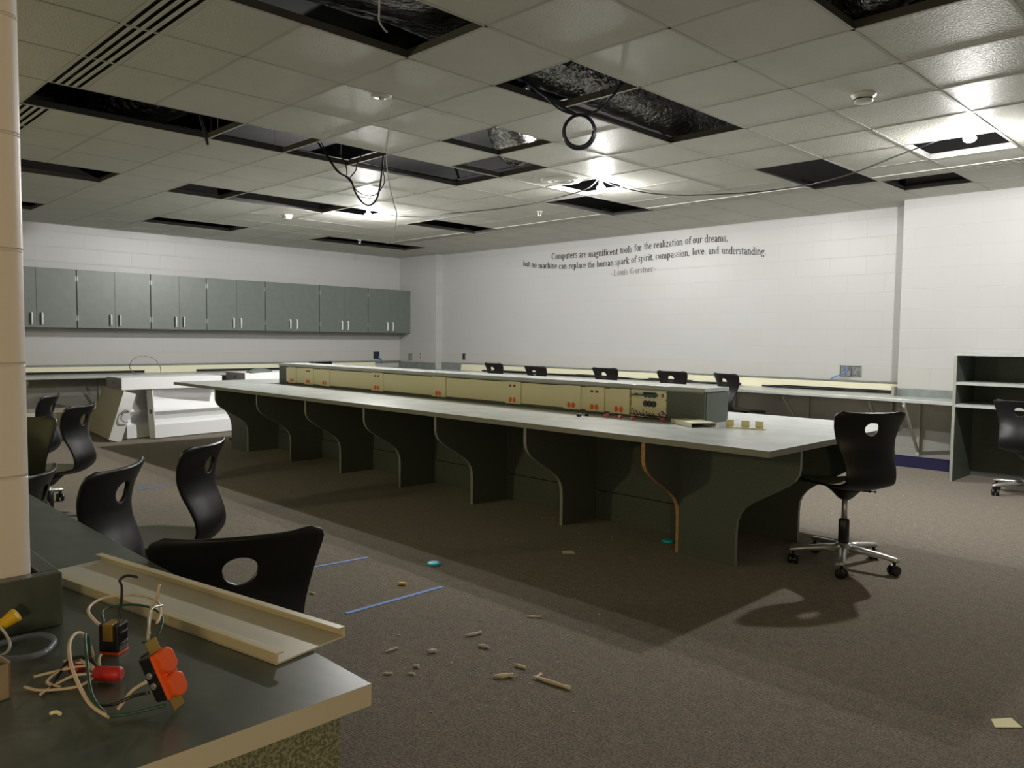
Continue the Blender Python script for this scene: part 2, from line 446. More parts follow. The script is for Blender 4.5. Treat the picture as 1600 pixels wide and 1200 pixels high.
# plenum contents
def duct(label, pts, r, foilk=1.0, n=28):
    b = N()
    P = smooth_path(pts, 14)
    rings = []
    for i, p in enumerate(P):
        t = (P[min(i+1, len(P)-1)]-P[max(i-1, 0)]).normalized()
        a, c = frame_of(t)
        rr = r*(1+0.035*(i % 2)+random.uniform(-.02, .02))
        rings.append([b.verts.new(p+a*math.cos(2*PI*q/n)*rr*(1+random.uniform(-.02, .02))+c*math.sin(2*PI*q/n)*rr*(1+random.uniform(-.02, .02))) for q in range(n)])
    for i in range(len(rings)-1):
        for q in range(n): b.faces.new((rings[i][q], rings[i][(q+1) % n], rings[i+1][(q+1) % n], rings[i+1][q]))
    o = obj('flexible_duct', b, M['foil'], None, smooth=True)
    return tag(o, label, 'duct')
duct('silver foil duct seen through the double opening above the hanging blue coil', [(-3.45, 2.9, 3.2), (-3.46, 3.4, 3.06), (-3.46, 4.2, 3.03), (-3.46, 4.9, 3.02), (-3.46, 5.4, 3.02), (-3.44, 5.75, 3.08), (-3.4, 6.0, 3.3)], 0.17)
duct('crinkled foil duct sagging into the small square ceiling opening', [(-4.5, 4.35, 3.3), (-4.7, 4.6, 3.08), (-4.9, 4.85, 3.01), (-5.1, 5.1, 3.05), (-5.35, 5.4, 3.25)], 0.19)
duct('foil duct in the ceiling opening at the top right corner of the view', [(-2.3, 4.3, 3.3), (-1.95, 4.1, 3.06), (-1.6, 3.9, 3.0), (-1.2, 3.7, 3.06), (-0.7, 3.4, 3.25)], 0.2)
duct('dark foil duct crossing the left end of the long ceiling opening', [(-7.5, 1.4, 3.3), (-7.0, 1.75, 3.08), (-6.6, 2.0, 3.02), (-6.2, 2.3, 3.08), (-5.8, 2.7, 3.3)], 0.2)
# foil wrapped box duct over the big top opening
b = N()
nx, ny = 26, 22
vs = {}
for a_ in range(nx+1):
    for c_ in range(ny+1):
        u, v = a_/nx, c_/ny
        x = -3.72+u*1.25; y = 1.0+v*2.15
        edge = min(u, 1-u, v, 1-v)
        z = 2.95+.06*math.sin(u*5+v*3)+.04*math.cos(v*7)+random.uniform(-.007, .007)+ (.3*(1-min(edge*8, 1))**2)
        vs[a_, c_] = b.verts.new((x, y, z))
for a_ in range(nx):
    for c_ in range(ny): b.faces.new((vs[a_, c_], vs[a_+1, c_], vs[a_+1, c_+1], vs[a_, c_+1]))
o = obj('foil_insulated_duct', b, M['foil'], None, smooth=True)
sm = o.modifiers.new('s', 'SOLIDIFY'); sm.thickness = .02
tag(o, 'large dark foil-wrapped duct filling the big ceiling opening at top', 'duct')
# rigid duct and conduits
for k, (x, y0_, y1_) in enumerate([(-5.6, .5, 6.5), (-5.2, .5, 6.5), (-8.2, 2.0, 8.2)]):
    b = N(); tube(b, [(x, y0_, 3.40), (x, y1_, 3.40)], .02, smooth=False)
    tag(obj('conduit_pipe', b, M['duct_dark']), ['grey conduit pipe in the dark above the long opening, nearer of two', 'grey conduit pipe in the dark above the long opening, farther of two', 'grey conduit pipe above the openings beside the far bulb'][k], 'pipe')
# hanger wires
hw = [(-5.65, 3.9), (-5.3, 4.6), (-5.55, 4.9), (-5.75, 2.6), (-5.3, 2.1), (-2.9, 3.6), (-3.3, 4.6), (-7.9, 4.2), (-7.7, 4.9), (-4.9, 5.0), (-7.9, 3.5), (-2.5, 6.9)]
first = None
for k, (x, y) in enumerate(hw):
    if first is None:
        b = N(); tube(b, [(0, 0, ZC+.04-2.8), (0, 0, ZD-.01-2.8)], .003, 6, smooth=False)
        first = tag(obj('hanger_wire', b, M['steel']), 'thin metal hanger wire above the ceiling grid', 'wire', 'hanger wires above the ceiling grid')
        first.location = (x, y, 2.8)
    else:
        o = first.copy(); C.objects.link(o); o.location = (x, y, 2.8)

# ------------------------------------------------------------------ bulbs on the temporary string
def cyl(bm, c, r, h, n=20, mi=0, axis='z'): lathe(bm, [(r, 0), (r, h)], c, n, mi, axis)
names = ['bare lit bulb farthest away, at the left opening', 'bare lit bulb in the middle of the ceiling', 'bare lit bulb nearest the right wall, brightest of the three']
for k, (x, y, z) in enumerate(BULBS):
    t = thing('hanging_bulb', names[k], 'light bulb', (x, y, z))
    b = N(); lathe(b, [(0.004, -.025), (.022, -.022), (.036, -.012), (.042, 0), (.036, .012), (.022, .022), (.014, .04)], (0, 0, 0), 24)
    obj('glass_bulb', b, M['bulb'][k], t, smooth=True)
    b = N(); lathe(b, [(.015, .04), (.021, .042), (.021, .085), (.012, .095), (.006, .10)], (0, 0, 0), 16)
    obj('lamp_socket', b, M['plastic'], t)

def cord(name, label, cat, pts, r, mt, group=None, k=5, n=6):
    b = N(); tube(b, pts, r, n, k=k)
    return tag(obj(name, b, mt, None, smooth=True), label, cat, group)
cord('extension_cord', 'black power cord sagging from the far bulb to the middle bulb', 'cord',
     [(-7.90, 5.40, 2.81), (-7.86, 5.47, 2.81), (-7.75, 5.58, 2.735), (-7.406, 5.825, 2.70), (-7.031, 5.903, 2.71), (-6.53, 6.043, 2.715), (-5.971, 6.088, 2.715), (-5.336, 5.992, 2.72), (-4.991, 5.951, 2.745), (-4.86, 5.95, 2.81), (-4.80, 5.93, 2.81)], .006, M['cable_black'])
cord('extension_cord', 'black power cord running from the middle bulb to the right bulb', 'cord',
     [(-4.80, 5.93, 2.81), (-4.74, 6.05, 2.76), (-4.593, 6.377, 2.715), (-4.419, 6.669, 2.71), (-4.169, 6.847, 2.71), (-3.782, 7.014, 2.71), (-3.342, 7.027, 2.71), (-2.996, 6.912, 2.71), (-2.65, 6.664, 2.70), (-2.278, 6.39, 2.71), (-2.048, 6.244, 2.72), (-1.893, 6.26, 2.765), (-1.735, 6.255, 2.818)], .006, M['cable_black'])
# drooping black cables at the long opening
cord('drooping_cable', 'black cable loop hanging lowest from the long opening', 'cable',
     [(-5.8, 3.45, 2.9), (-5.671, 3.53, 2.68), (-5.622, 3.56, 2.616), (-5.539, 3.61, 2.56), (-5.5, 3.633, 2.456), (-5.452, 3.662, 2.377), (-5.394, 3.697, 2.344), (-5.342, 3.729, 2.388), (-5.313, 3.746, 2.499), (-5.299, 3.755, 2.626), (-5.285, 3.763, 2.80)], .008, M['cable_black'])
cord('drooping_cable', 'thin black cable loop just inside the lowest hanging loop', 'cable',
     [(-5.78, 3.47, 2.9), (-5.66, 3.54, 2.67), (-5.55, 3.6, 2.56), (-5.5, 3.633, 2.481), (-5.452, 3.662, 2.438), (-5.38, 3.706, 2.42), (-5.322, 3.74, 2.448), (-5.28, 3.765, 2.53), (-5.29, 3.755, 2.65), (-5.28, 3.77, 2.8)], .004, M['cable_black'])
cord('drooping_cable', 'short black cable end left of the hanging loops', 'cable', [(-5.7, 3.55, 2.85), (-5.583, 3.583, 2.707), (-5.563, 3.595, 2.623), (-5.568, 3.592, 2.593)], .005, M['cable_black'])
cord('drooping_cable', 'short black cable joining the hanging loops from the right', 'cable', [(-5.42, 3.7, 2.85), (-5.481, 3.645, 2.691), (-5.495, 3.636, 2.63), (-5.539, 3.61, 2.575)], .005, M['cable_black'])
cord('hanging_strap', 'dark strap end hanging through the ceiling opening at upper left', 'strap', [(-5.40, 2.30, 3.65), (-5.40, 2.30, 3.1), (-5.386, 2.314, 2.778), (-5.372, 2.328, 2.692), (-5.351, 2.349, 2.58)], .012, M['cable_black'])
# blue coil
t = thing('cable_coil', 'coil of dark blue cable hanging from the double ceiling opening', 'cable', (-3.065, 3.574, 2.498))
dirx, diry = 0.7874, 0.6164
for q in range(4):
    b = N()
    rr = .093+.004*q-.006; off = (q-1.5)*.007
    pts = [((math.cos(a)*rr*.96)*dirx-off*diry, (math.cos(a)*rr*.96)*diry+off*dirx, math.sin(a)*rr*1.02) for a in [2*PI*i/36+q*.4 for i in range(37)]]
    tube(b, pts, .0068, 8, k=1)
    obj('coil_turn', b, M['cable_blue'], t, smooth=True)
b = N()
rel = lambda p: (p[0]+3.065, p[1]-3.574, p[2]-2.498)
tube(b, [rel(p) for p in [(-3.35, 3.36, 2.83), (-3.259, 3.43, 2.738), (-3.213, 3.464, 2.70), (-3.142, 3.517, 2.64), (-3.075, 3.567, 2.592)]], .010, 8)
tube(b, [rel(p) for p in [(-3.3, 3.40, 2.80), (-3.23, 3.45, 2.71), (-3.15, 3.51, 2.625), (-3.05, 3.585, 2.59), (-2.975, 3.64, 2.62), (-2.91, 3.69, 2.70), (-2.88, 3.712, 2.76), (-2.85, 3.735, 2.85)]], .006, 8)
tube(b, [rel(p) for p in [(-3.12, 3.53, 2.61), (-3.04, 3.59, 2.597), (-2.97, 3.65, 2.63), (-2.90, 3.70, 2.71), (-2.862, 3.727, 2.775), (-2.84, 3.74, 2.86)]], .005, 8)
obj('cable_tail', b, M['cable_blue'], t, smooth=True)
# white dangling wire with round cover
t = thing('ceiling_cover_plate', 'round cream blank plate on a ceiling tile with chipped edge', 'cover plate', (-4.02, 2.843, ZC-.001))
b = N(); lathe(b, [(.001, -.012), (.045, -.010), (.062, -.003), (.062, 0)], (0, 0, 0), 24); obj('plate', b, M['diffuser'], t, smooth=True)
b = N(); box(b, -.012, .012, -.012, .012, -.022, -.012); b2 = b; obj('cable_clamp', b2, M['steel'], t)
cord('dangling_wire', 'long thin white wire dangling from the ceiling over the island', 'wire',
     [(-4.113, 2.987, 2.742), (-4.115, 2.974, 2.631), (-4.12, 2.958, 2.49), (-4.117, 2.951, 2.369), (-4.096, 2.961, 2.229), (-4.07, 2.977, 2.109), (-4.056, 2.986, 2.049), (-4.06, 2.975, 1.968), (-4.071, 2.958, 1.883), (-4.09, 2.94, 1.867), (-4.095, 2.932, 1.875)], .0035, M['cable_white'])
cord('dangling_wire', 'white wire hanging inside the big foil-filled opening at top', 'wire',
     [(-3.02, 2.08, 2.96), (-3.02, 2.12, 2.82), (-3.13, 2.2, 2.80), (-3.2, 2.25, 2.79), (-3.3, 2.36, 2.80), (-3.4, 2.44, 2.85)], .005, M['cable_white'])

# detectors, speaker, sprinklers
def detector(x, y, s, label):
    t = thing('smoke_detector', label, 'smoke detector', (x, y, ZC-.003))
    b = N(); lathe(b, [(.045*s, -.05*s), (.05*s, -.048*s), (.055*s, -.022*s), (.068*s, -.012*s), (.07*s, 0)], (0, 0, 0), 28); obj('housing', b, M['plaster'], t, smooth=True)
    b = N(); lathe(b, [(.0535*s, -.036*s), (.0555*s, -.036*s), (.0565*s, -.030*s), (.054*s, -.030*s)], (0, 0, 0), 28); obj('vent_slot', b, M['black'], t)
detector(-1.90, 4.78, 1.0, 'white smoke detector on the ceiling at upper right')
detector(-8.72, 4.79, 1.0, 'white smoke detector below the far bulb at left')
t = thing('ceiling_speaker', 'flat round ceiling speaker left of the middle bulb', 'speaker', (-4.90, 5.47, ZC-.003))
b = N(); lathe(b, [(.001, -.006), (.06, -.006), (.065, -.010), (.07, -.006), (.12, -.006), (.125, -.011), (.13, -.006), (.185, -.004), (.19, 0)], (0, 0, 0), 40); obj('grille', b, M['plaster'], t, smooth=True)
for x, y, lb in ((-6.25, 6.62, 'small white sprinkler head above the wall quote'), (-10.1, 6.75, 'small white sprinkler head above the far cabinets')):
    t = thing('sprinkler_head', lb, 'sprinkler', (x, y, ZC-.003))
    b = N(); lathe(b, [(.035, -.006), (.035, 0)], (0, 0, 0), 20); obj('escutcheon', b, M['plaster'], t)
    b = N(); tube(b, [(-.018, 0, -.004), (-.02, 0, -.03), (-.01, 0, -.045), (.01, 0, -.045), (.02, 0, -.03), (.018, 0, -.004)], .004, 6); lathe(b, [(.022, -.052), (.022, -.048)], (0, 0, 0), 16); obj('frame', b, M['plaster'], t)

# ------------------------------------------------------------------ baseboards
b = N(); box(b, XP, XJ, YN-.01, YN, 0, .10); struct('baseboard_north', b, M['navy'])
b = N(); box(b, XJ-.0, -2.27, YN2-.01, YN2, 0, .12); box(b, -0.9, XE, YN2-.01, YN2, 0, .12); box(b, XJ-.01, XJ, YN2-.01, YN, 0, .12); struct('baseboard_north_east', b, M['navy'])
b = N(); box(b, XW, XW+.01, .4, YN3, 0, .10); struct('baseboard_west', b, M['navy'])

# ------------------------------------------------------------------ wall quote: little serif alphabet made of strokes
TH, TN = 0.31, 0.15
class G:
    def __init__(s): s.q = []
    def quad(s, a, b_, c, d): s.q.append((a, b_, c, d))
    def V(s, x, y0, y1, top='', bot='', w=TH):
        s.quad((x-w/2, y0), (x+w/2, y0), (x+w/2, y1), (x-w/2, y1))
        sl = .16
        if 'l' in top: s.quad((x-w/2-sl, y1-.13), (x-w/2-sl, y1-.09), (x+w/2, y1+.03), (x, y1-.1))
        if 'b' in top: s.quad((x-w/2-sl, y1-.05), (x+w/2+sl, y1-.05), (x+w/2+sl, y1), (x-w/2-sl, y1))
        if 'b' in bot: s.quad((x-w/2-sl, y0), (x+w/2+sl, y0), (x+w/2+sl, y0+.055), (x-w/2-sl, y0+.055))
    def H(s, x0, x1, y, w=TN): s.quad((x0, y-w/2), (x1, y-w/2), (x1, y+w/2), (x0, y+w/2))
    def L(s, x0, y0, x1, y1, w): s.quad((x0-w/2, y0), (x0+w/2, y0), (x1+w/2, y1), (x1-w/2, y1))
    def A(s, cx, cy, rx, ry, a0, a1, t0=None, t1=None, n=14):
        pr = None
        for i in range(n+1):
            a = math.radians(a0+(a1-a0)*i/n)
            th = TN+(TH-TN)*abs(math.cos(a))**1.3
            if t0 is not None: th = t0+(t1-t0)*i/n
            co, si = math.cos(a), math.sin(a)
            o_ = (cx+co*rx, cy+si*ry); i_ = (cx+co*(rx-th), cy+si*(ry-max(TN, th*.45)))
            if pr: s.quad(pr[0], o_, i_, pr[1])
            pr = (o_, i_)
    def D(s, x, y, r=.12):
        for i in range(6):
            a, b_ = 2*PI*i/6, 2*PI*(i+1)/6
            s.quad((x, y), (x+r*math.cos(a), y+r*math.sin(a)), (x+r*math.cos((a+b_)/2), y+r*math.sin((a+b_)/2)), (x+r*math.cos(b_), y+r*math.sin(b_)))
def glyph(ch):
    g = G(); w = 1.0
    if ch == 'C': g.A(.68, .72, .66, .75, 40, 320); g.V(1.17, 1.0, 1.45, w=.06); w = 1.4
    elif ch == 'G': g.A(.68, .72, .66, .75, 40, 315); g.V(1.17, 1.0, 1.45, w=.06); g.V(1.13, .05, .68, top='b'); w = 1.55
    elif ch == 'L': g.V(.35, 0, 1.45, 'b', 'b'); g.H(.2, 1.15, .035); g.V(1.12, 0, .42, w=.06); w = 1.3
    elif ch == 'o': g.A(.48, .5, .45, .53, 0, 360, n=22); w = .98
    elif ch == 'e': g.A(.48, .5, .45, .53, 0, 318, n=20); g.H(.15, .88, .56); w = .94
    elif ch == 'c': g.A(.48, .5, .45, .53, 42, 318, n=18); g.D(.78, .8, .1); w = .92
    elif ch == 'a': g.A(.45, .28, .36, .31, 60, 300); g.V(.72, .0, .75); g.A(.42, .7, .4, .33, 0, 160, n=12); g.H(.72, .95, .04); w = .98
    elif ch == 'd': g.A(.46, .48, .42, .5, 50, 310, n=18); g.V(.82, 0, 1.52, 'l'); g.H(.82, 1.05, .04); w = 1.08
    elif ch == 'b': g.V(.25, 0, 1.52, 'l'); g.A(.58, .48, .42, .5, -130, 130, n=18); w = 1.07
    elif ch == 'p': g.V(.27, -.48, 1.0, 'l', 'b'); g.A(.60, .5, .42, .5, -130, 130, n=18); w = 1.1
    elif ch == 'g': g.A(.46, .64, .36, .36, 0, 360, n=18); g.H(.7, 1.0, .92); g.A(.48, -.2, .44, .27, 0, 360, n=18); g.L(.25, .1, .3, .34, .09); w = 1.0
    elif ch == 'h': g.V(.27, 0, 1.52, 'l', 'b'); g.A(.58, .6, .38, .42, 0, 130, n=10); g.V(.86, 0, .64, '', 'b'); w = 1.12
    elif ch == 'n': g.V(.27, 0, 1.0, 'l', 'b'); g.A(.58, .6, .38, .42, 0, 130, n=10); g.V(.86, 0, .64, '', 'b'); w = 1.12
    elif ch == 'm':
        g.V(.27, 0, 1.0, 'l', 'b'); g.A(.58, .6, .36, .42, 0, 130, n=10); g.V(.84, 0, .64, '', 'b'); g.A(1.14, .6, .36, .42, 0, 130, n=10); g.V(1.40, 0, .64, '', 'b'); w = 1.66
    elif ch == 'u': g.V(.25, .3, 1.0, 'l'); g.A(.52, .38, .37, .40, 180, 310, n=10); g.V(.82, 0, 1.0, 'l'); g.H(.82, 1.05, .04); w = 1.1
    elif ch == 'r': g.V(.27, 0, 1.0, 'l', 'b'); g.A(.56, .62, .3, .4, 60, 140, n=6); g.D(.7, .87, .11); w = .84
    elif ch == 's': g.A(.4, .74, .3, .29, 30, 250, .09, .16, n=10); g.A(.42, .27, .32, .29, -150, 70, .1, .18, n=10); g.V(.66, .7, 1.0, w=.05); g.V(.1, 0, .3, w=.05); g.L(.58, .38, .22, .62, .24); w = .8
    elif ch == 't': g.V(.32, .15, 1.28); g.H(.05, .62, .95); g.A(.5, .2, .28, .22, 180, 300, .12, .06, n=8); w = .7
    elif ch == 'f': g.V(.3, 0, 1.25, '', 'b'); g.H(.05, .62, .95); g.A(.53, 1.22, .33, .3, 50, 180, .09, .18, n=8); g.D(.7, 1.38, .1); w = .68
    elif ch == 'i': g.V(.28, 0, 1.0, 'l', 'b'); g.D(.28, 1.32, .13); w = .56
    elif ch == 'l': g.V(.28, 0, 1.52, 'l', 'b'); w = .56
    elif ch == 'k': g.V(.27, 0, 1.52, 'l', 'b'); g.L(.36, .45, .8, .98, .09); g.L(.9, 0, .5, .6, TH); g.H(.68, 1.08, .03); g.H(.6, 1.02, .97); w = 1.12
    elif ch == 'v': g.L(.5, 0, .16, 1.0, TH*.95); g.L(.5, 0, .84, 1.0, .08); g.H(-.02, .38, .975); g.H(.68, 1.0, .975); w = 1.0
    elif ch == 'z': g.H(.08, .8, .965); g.H(.08, .84, .035); g.L(.2, .03, .7, .97, TH); w = .9
    elif ch == ',': g.D(.2, .1, .13); g.L(.12, -.25, .28, .1, .08); w = .45
    elif ch == '.': g.D(.2, .1, .13); w = .42
    elif ch == '~': g.A(.3, .38, .25, .2, 20, 180, .1, .08, n=8); g.A(.72, .5, .25, .2, 200, 360, .1, .08, n=8); w = 1.05
    return g.q, w
def word(bm, txt, x0, x1, z0, z1, xh, y):
    adv = 0; Q = []
    for ch in txt:
        q, wd = glyph(ch)
        for qd in q: Q.append([(p[0]+adv, p[1]) for p in qd])
        adv += wd
    sx = (x1-x0)/adv
    for qd in Q:
        vs = []
        for lay in (0, 1):
            vs.append([bm.verts.new((x0+p[0]*sx, y-.0015*(lay), z0+(z1-z0)*(p[0]*sx/(x1-x0))+p[1]*xh)) for p in qd])
        try: bm.faces.new(vs[1])
        except ValueError: pass
W1 = [('Computers', -8.142, -7.63, 2.494, 2.486),('are', -7.592, -7.455, 2.484, 2.480),('magnificent', -7.415, -6.878, 2.480, 2.482),('tools', -6.841, -6.633, 2.490, 2.496),('for', -6.593, -6.471, 2.506, 2.508),('the', -6.431, -6.307, 2.516, 2.520),('realization', -6.273, -5.811, 2.523, 2.533),('of', -5.777, -5.685, 2.539, 2.540),('our', -5.661, -5.518, 2.541, 2.541),('dreams,', -5.488, -5.151, 2.541, 2.527)]
W2 = [('but', -8.749, -8.602, 2.424, 2.409),('no', -8.567, -8.453, 2.4, 2.386),('machine', -8.418, -8.028, 2.374, 2.349),('can', -7.992, -7.831, 2.342, 2.335),('replace', -7.793, -7.46, 2.332, 2.327),('the', -7.427, -7.295, 2.326, 2.325),('human', -7.256, -6.951, 2.327, 2.331),('spark', -6.922, -6.676, 2.336, 2.342),('of', -6.644, -6.554, 2.350, 2.353),('spirit,', -6.527, -6.269, 2.358, 2.366),('compassion,', -6.238, -5.7, 2.371, 2.384),('love,', -5.664, -5.46, 2.388, 2.388),('and', -5.425, -5.275, 2.386, 2.384),('understanding.', -5.237, -4.632, 2.380, 2.322)]
W3 = [('~Louis', -7.005, -6.695, 2.186, 2.193),('Gerstner~', -6.659, -6.213, 2.198, 2.212)]
t = thing('wall_quote', 'black serif vinyl quote about computers lettered on the white wall', 'lettering', (0, YN-.0005, 0))
k_ = YN/8.9
for nm, Ws, mt_, xh in (('first_line', W1, 'text', .064), ('second_line', W2, 'text', .061), ('author_line', W3, 'text_grey', .056)):
    b = N()
    for tx, a_, c_, z0, z1 in Ws: word(b, tx, a_*k_, c_*k_, 1.274+(z0-1.274)*k_, 1.274+(z1-1.274)*k_, xh, 0)
    o = obj(nm, b, M[mt_], t)
    if nm == 'author_line': o['label'] = 'grey author name line'

# ------------------------------------------------------------------ wall boxes and outlets
def wall_box(label, name, cat, loc, wx, hz, axis, mats, blue=False):
    t = thing(name, label, cat, loc)
    b = N()
    f = (lambda u, v, d: (u, -d, v)) if axis == 'n' else (lambda u, v, d: (d, u, v))
    def bx(u0, u1, v0, v1, d0, d1):
        p = [f(u, v, d) for u in (u0, u1) for v in (v0, v1) for d in (d0, d1)]
        xs, ys, zs = [q[0] for q in p], [q[1] for q in p], [q[2] for q in p]
        box(b, min(xs), max(xs), min(ys), max(ys), min(zs), max(zs))
    tt = .006
    bx(-wx/2, -wx/2+tt, -hz/2, hz/2, 0, .012); bx(wx/2-tt, wx/2, -hz/2, hz/2, 0, .012)
    bx(-wx/2, wx/2, -hz/2, -hz/2+tt, 0, .012); bx(-wx/2, wx/2, hz/2-tt, hz/2, 0, .012)
    obj('box_rim', b, mats[0], t)
    b = N(); bx(-wx/2+tt, wx/2-tt, -hz/2+tt, hz/2-tt, 0, .002); obj('box_back', b, mats[1], t)
    return t, bx
M['galv_dark'] = mat('galvanised_dark', (0.17, 0.175, 0.175), 0.5, metal=0.3, var=0.5, vscale=25)
t, _ = wall_box('open double metal outlet box with blue cable on the quote wall', 'outlet_box', 'outlet', (-3.585, YN, .957), .235, .125, 'n', (M['steel'], M['galv_dark']))
b = N(); box(b, -.004, .004, -.01, -.003, -.06, .06); obj('divider', b, M['steel'], t)
cord('data_cable', 'blue data cable drooping out of the double outlet box', 'cable', [(-3.62, YN-.02, .99), (-3.60, YN-.06, 1.0), (-3.60, YN-.075, .95), (-3.68, YN-.07, .91), (-3.78, YN-.065, .865)], .008, M['cable_ltblue'])
wall_box('small dark open outlet box near the far end of the quote wall', 'outlet_box', 'outlet', (-10.18, YN, .965), .075, .11, 'n', (M['steel'], M['black']))
wall_box('grey metal outlet box on the corner block, left one', 'outlet_box', 'outlet', (-11.49, YN3, .93), .10, .12, 'n', (M['steel'], M['steel']))
t = thing('outlet_plate', 'ivory outlet plate on the corner block, right one', 'outlet', (-11.20, YN3, .955))
b = N(); box(b, -.038, .038, -.006, 0, -.058, .058); obj('plate', b, M['ivory'], t, bevel=.002)
for z_ in (-.026, .026):
    b = N(); box(b, -.012, .012, -.008, -.005, z_-.014, z_+.014); obj('receptacle', b, M['black'], t)
t, _ = wall_box('dark blue outlet box on the cabinet wall near the corner', 'outlet_box', 'outlet', (XW, 8.26, .955), .12, .13, 'w', (M['cable_blue'], M['cable_blue']))
cord('data_cable', 'short blue cable hanging below the outlet near the far corner', 'cable', [(XW+.02, 8.28, .93), (XW+.05, 8.33, .88), (XW+.05, 8.36, .82)], .014, M['cable_ltblue'])

# ------------------------------------------------------------------ wall cabinets
ys = [1.35, 2.30, 3.25, 4.20, 5.0, 5.935, 6.90, 7.86, 8.775]
for k in range(1, len(ys)-1):
    y0, y1 = ys[k], ys[k+1]
    if k+1 == len(ys)-1: y1 = 8.775
    wd = y1-y0
    lab = {1: 'grey-green wall cabinet with two doors, mostly hidden behind the near column', 2: 'grey-green wall cabinet, first fully seen from the left, smudged doors', 3: 'narrowest grey-green wall cabinet, left door paler than the right', 4: 'grey-green wall cabinet right of the narrowest one', 5: 'grey-green wall cabinet, third from the far right end', 6: 'grey-green wall cabinet, second from the far right end', 7: 'last grey-green wall cabinet at the right, against the corner block'}[k]
    t = thing('wall_cabinet', lab, 'cabinet', (XW, y0, 1.356), 0)
    b = N(); box(b, 0, .31, .002, wd-.002, 0, .774); obj('cabinet_body', b, M['cabinet'], t)
    mid = wd/2
    for s, (a_, c_) in enumerate(((.006, mid-.0015), (mid+.0015, wd-.006))):
        b = N(); box(b, .312, .331, a_, c_, .002, .772)
        d = obj('door', b, M['cabinet'], t, bevel=.001)
        yy = c_-.065 if s == 0 else a_+.05
        b = N(); tube(b, [(.331, yy+.0075, .045), (.352, yy+.0075, .048), (.360, yy+.0075, .068), (.360, yy+.0075, .162), (.352, yy+.0075, .182), (.331, yy+.0075, .185)], .0125, 8, k=3)
        obj('handle', b, M['chrome'], d, smooth=True)
        hy = a_-.002 if s == 0 else c_-.010
        for z_ in (.10, .62):
            b = N(); box(b, .326, .336, hy, hy+.012, z_, z_+.065); obj('hinge', b, M['steel'], d)

# ------------------------------------------------------------------ perimeter counters
ZT = 0.73
t = thing('wall_counter', 'long grey counter along the quote wall, on angled brackets', 'counter', (0, 0, 0))
b = N(); P = [(XP+.0, YN-.002), (XP, 8.24), (-4.9, 8.24), (-4.9, 8.20), (-3.1, 8.14), (-2.27, 8.02), (-2.27, YN2-.002), (XJ-.002, YN2-.002), (XJ-.002, YN-.002)]
prism(b, P, lambda u, v, q: (u, v, q), ZT-.032, ZT); obj('worktop', b, M['laminate_top'], t, bevel=.003)
b = N(); box(b, XJ, -2.27, YN2-.02, YN2-.001, ZT, .81); obj('backsplash', b, M['laminate_dark'], t)
b = N(); box(b, XJ-.03, XJ-.002, YN2-.08, YN-.002, ZT, .825); obj('end_block', b, M['laminate_edge'], t)
for x in (-10.0, -8.9, -7.9, -6.9, -5.9, -5.0, -4.05, -3.12, -2.72):
    yw = YN if x < XJ else YN2
    b = N()
    yf = 8.36 if x < -4.5 else (8.26 if x < XJ else 8.08)
    box(b, x-.012, x+.012, yw-.03, yw-.012, .14, .695)
    box(b, x-.012, x+.012, yf, yw-.012, .68, .697)
    d = .022
    prism(b, [(yw-.014, .15), (yw-.014, .185), (yf, .69), (yf, .655)], lambda u, v, q: (q, u, v), x-.010, x+.010)
    obj('bracket', b, M['tee'], t)
# raceway on quote wall
def raceway(x0, x1, label, gaps):
    t = thing('wall_raceway', label, 'raceway', (0, 0, 0))
    b = N(); box(b, x0, x1, YN-.05, YN-.012, .765, .846); obj('cover', b, M['cream_lite'], t)
    b = N(); box(b, x0, x1, YN-.07, YN-.002, .846, .858); obj('cap_ledge', b, M['laminate_dark'], t)
    b = N(); box(b, x0, x1, YN-.02, YN-.004, ZT+.001, .765); obj('channel', b, M['black'], t)  # black strip stands for the shade in the open gap
    for a_, c_ in gaps:
        b = N(); box(b, a_, c_, YN-.056, YN-.014, ZT+.001, .775); obj('lower_cover', b, M['cream_lite'], t)
raceway(-10.2, XJ-.035, 'cream surface raceway with dark open channel along the quote wall', [(-10.2, -9.4), (-8.4, -7.6), (-6.9, -6.3), (-5.6, -5.2), (-4.9, -4.35)])
b = N(); box(b, XP, -10.2, YN-.02, YN-.001, ZT, .85)
tag(obj('counter_backsplash', b, M['laminate_dark']), 'short grey backsplash between the corner block and the raceway', 'backsplash')
b = N(); box(b, XW+.001, XP, YN3-.02, YN3-.001, ZT, .84)
tag(obj('counter_backsplash', b, M['laminate_dark']), 'plain grey backsplash on the far corner block', 'backsplash')
rw = random.Random(3)
labs = ['tangle of dark wires in the open raceway near the outlet box', 'thin dark wires in the raceway behind the chairs', 'dark wires in the far part of the quote wall raceway']
for k, (x0, x1) in enumerate([(-4.6, -3.0), (-6.9, -4.9), (-9.6, -7.2)]):
    b = N()
    for q in range(7):
        n_ = 9; y_ = YN-.06-.02*rw.random()
        pts = [(x0+(x1-x0)*i/n_, y_-rw.uniform(0, .05), ZT+.006+rw.uniform(0, .02)) for i in range(n_+1)]
        tube(b, pts, .006, 5, k=4)
    tag(obj('loose_wires', b, M['cable_black'], None, smooth=True), labs[k], 'wires')
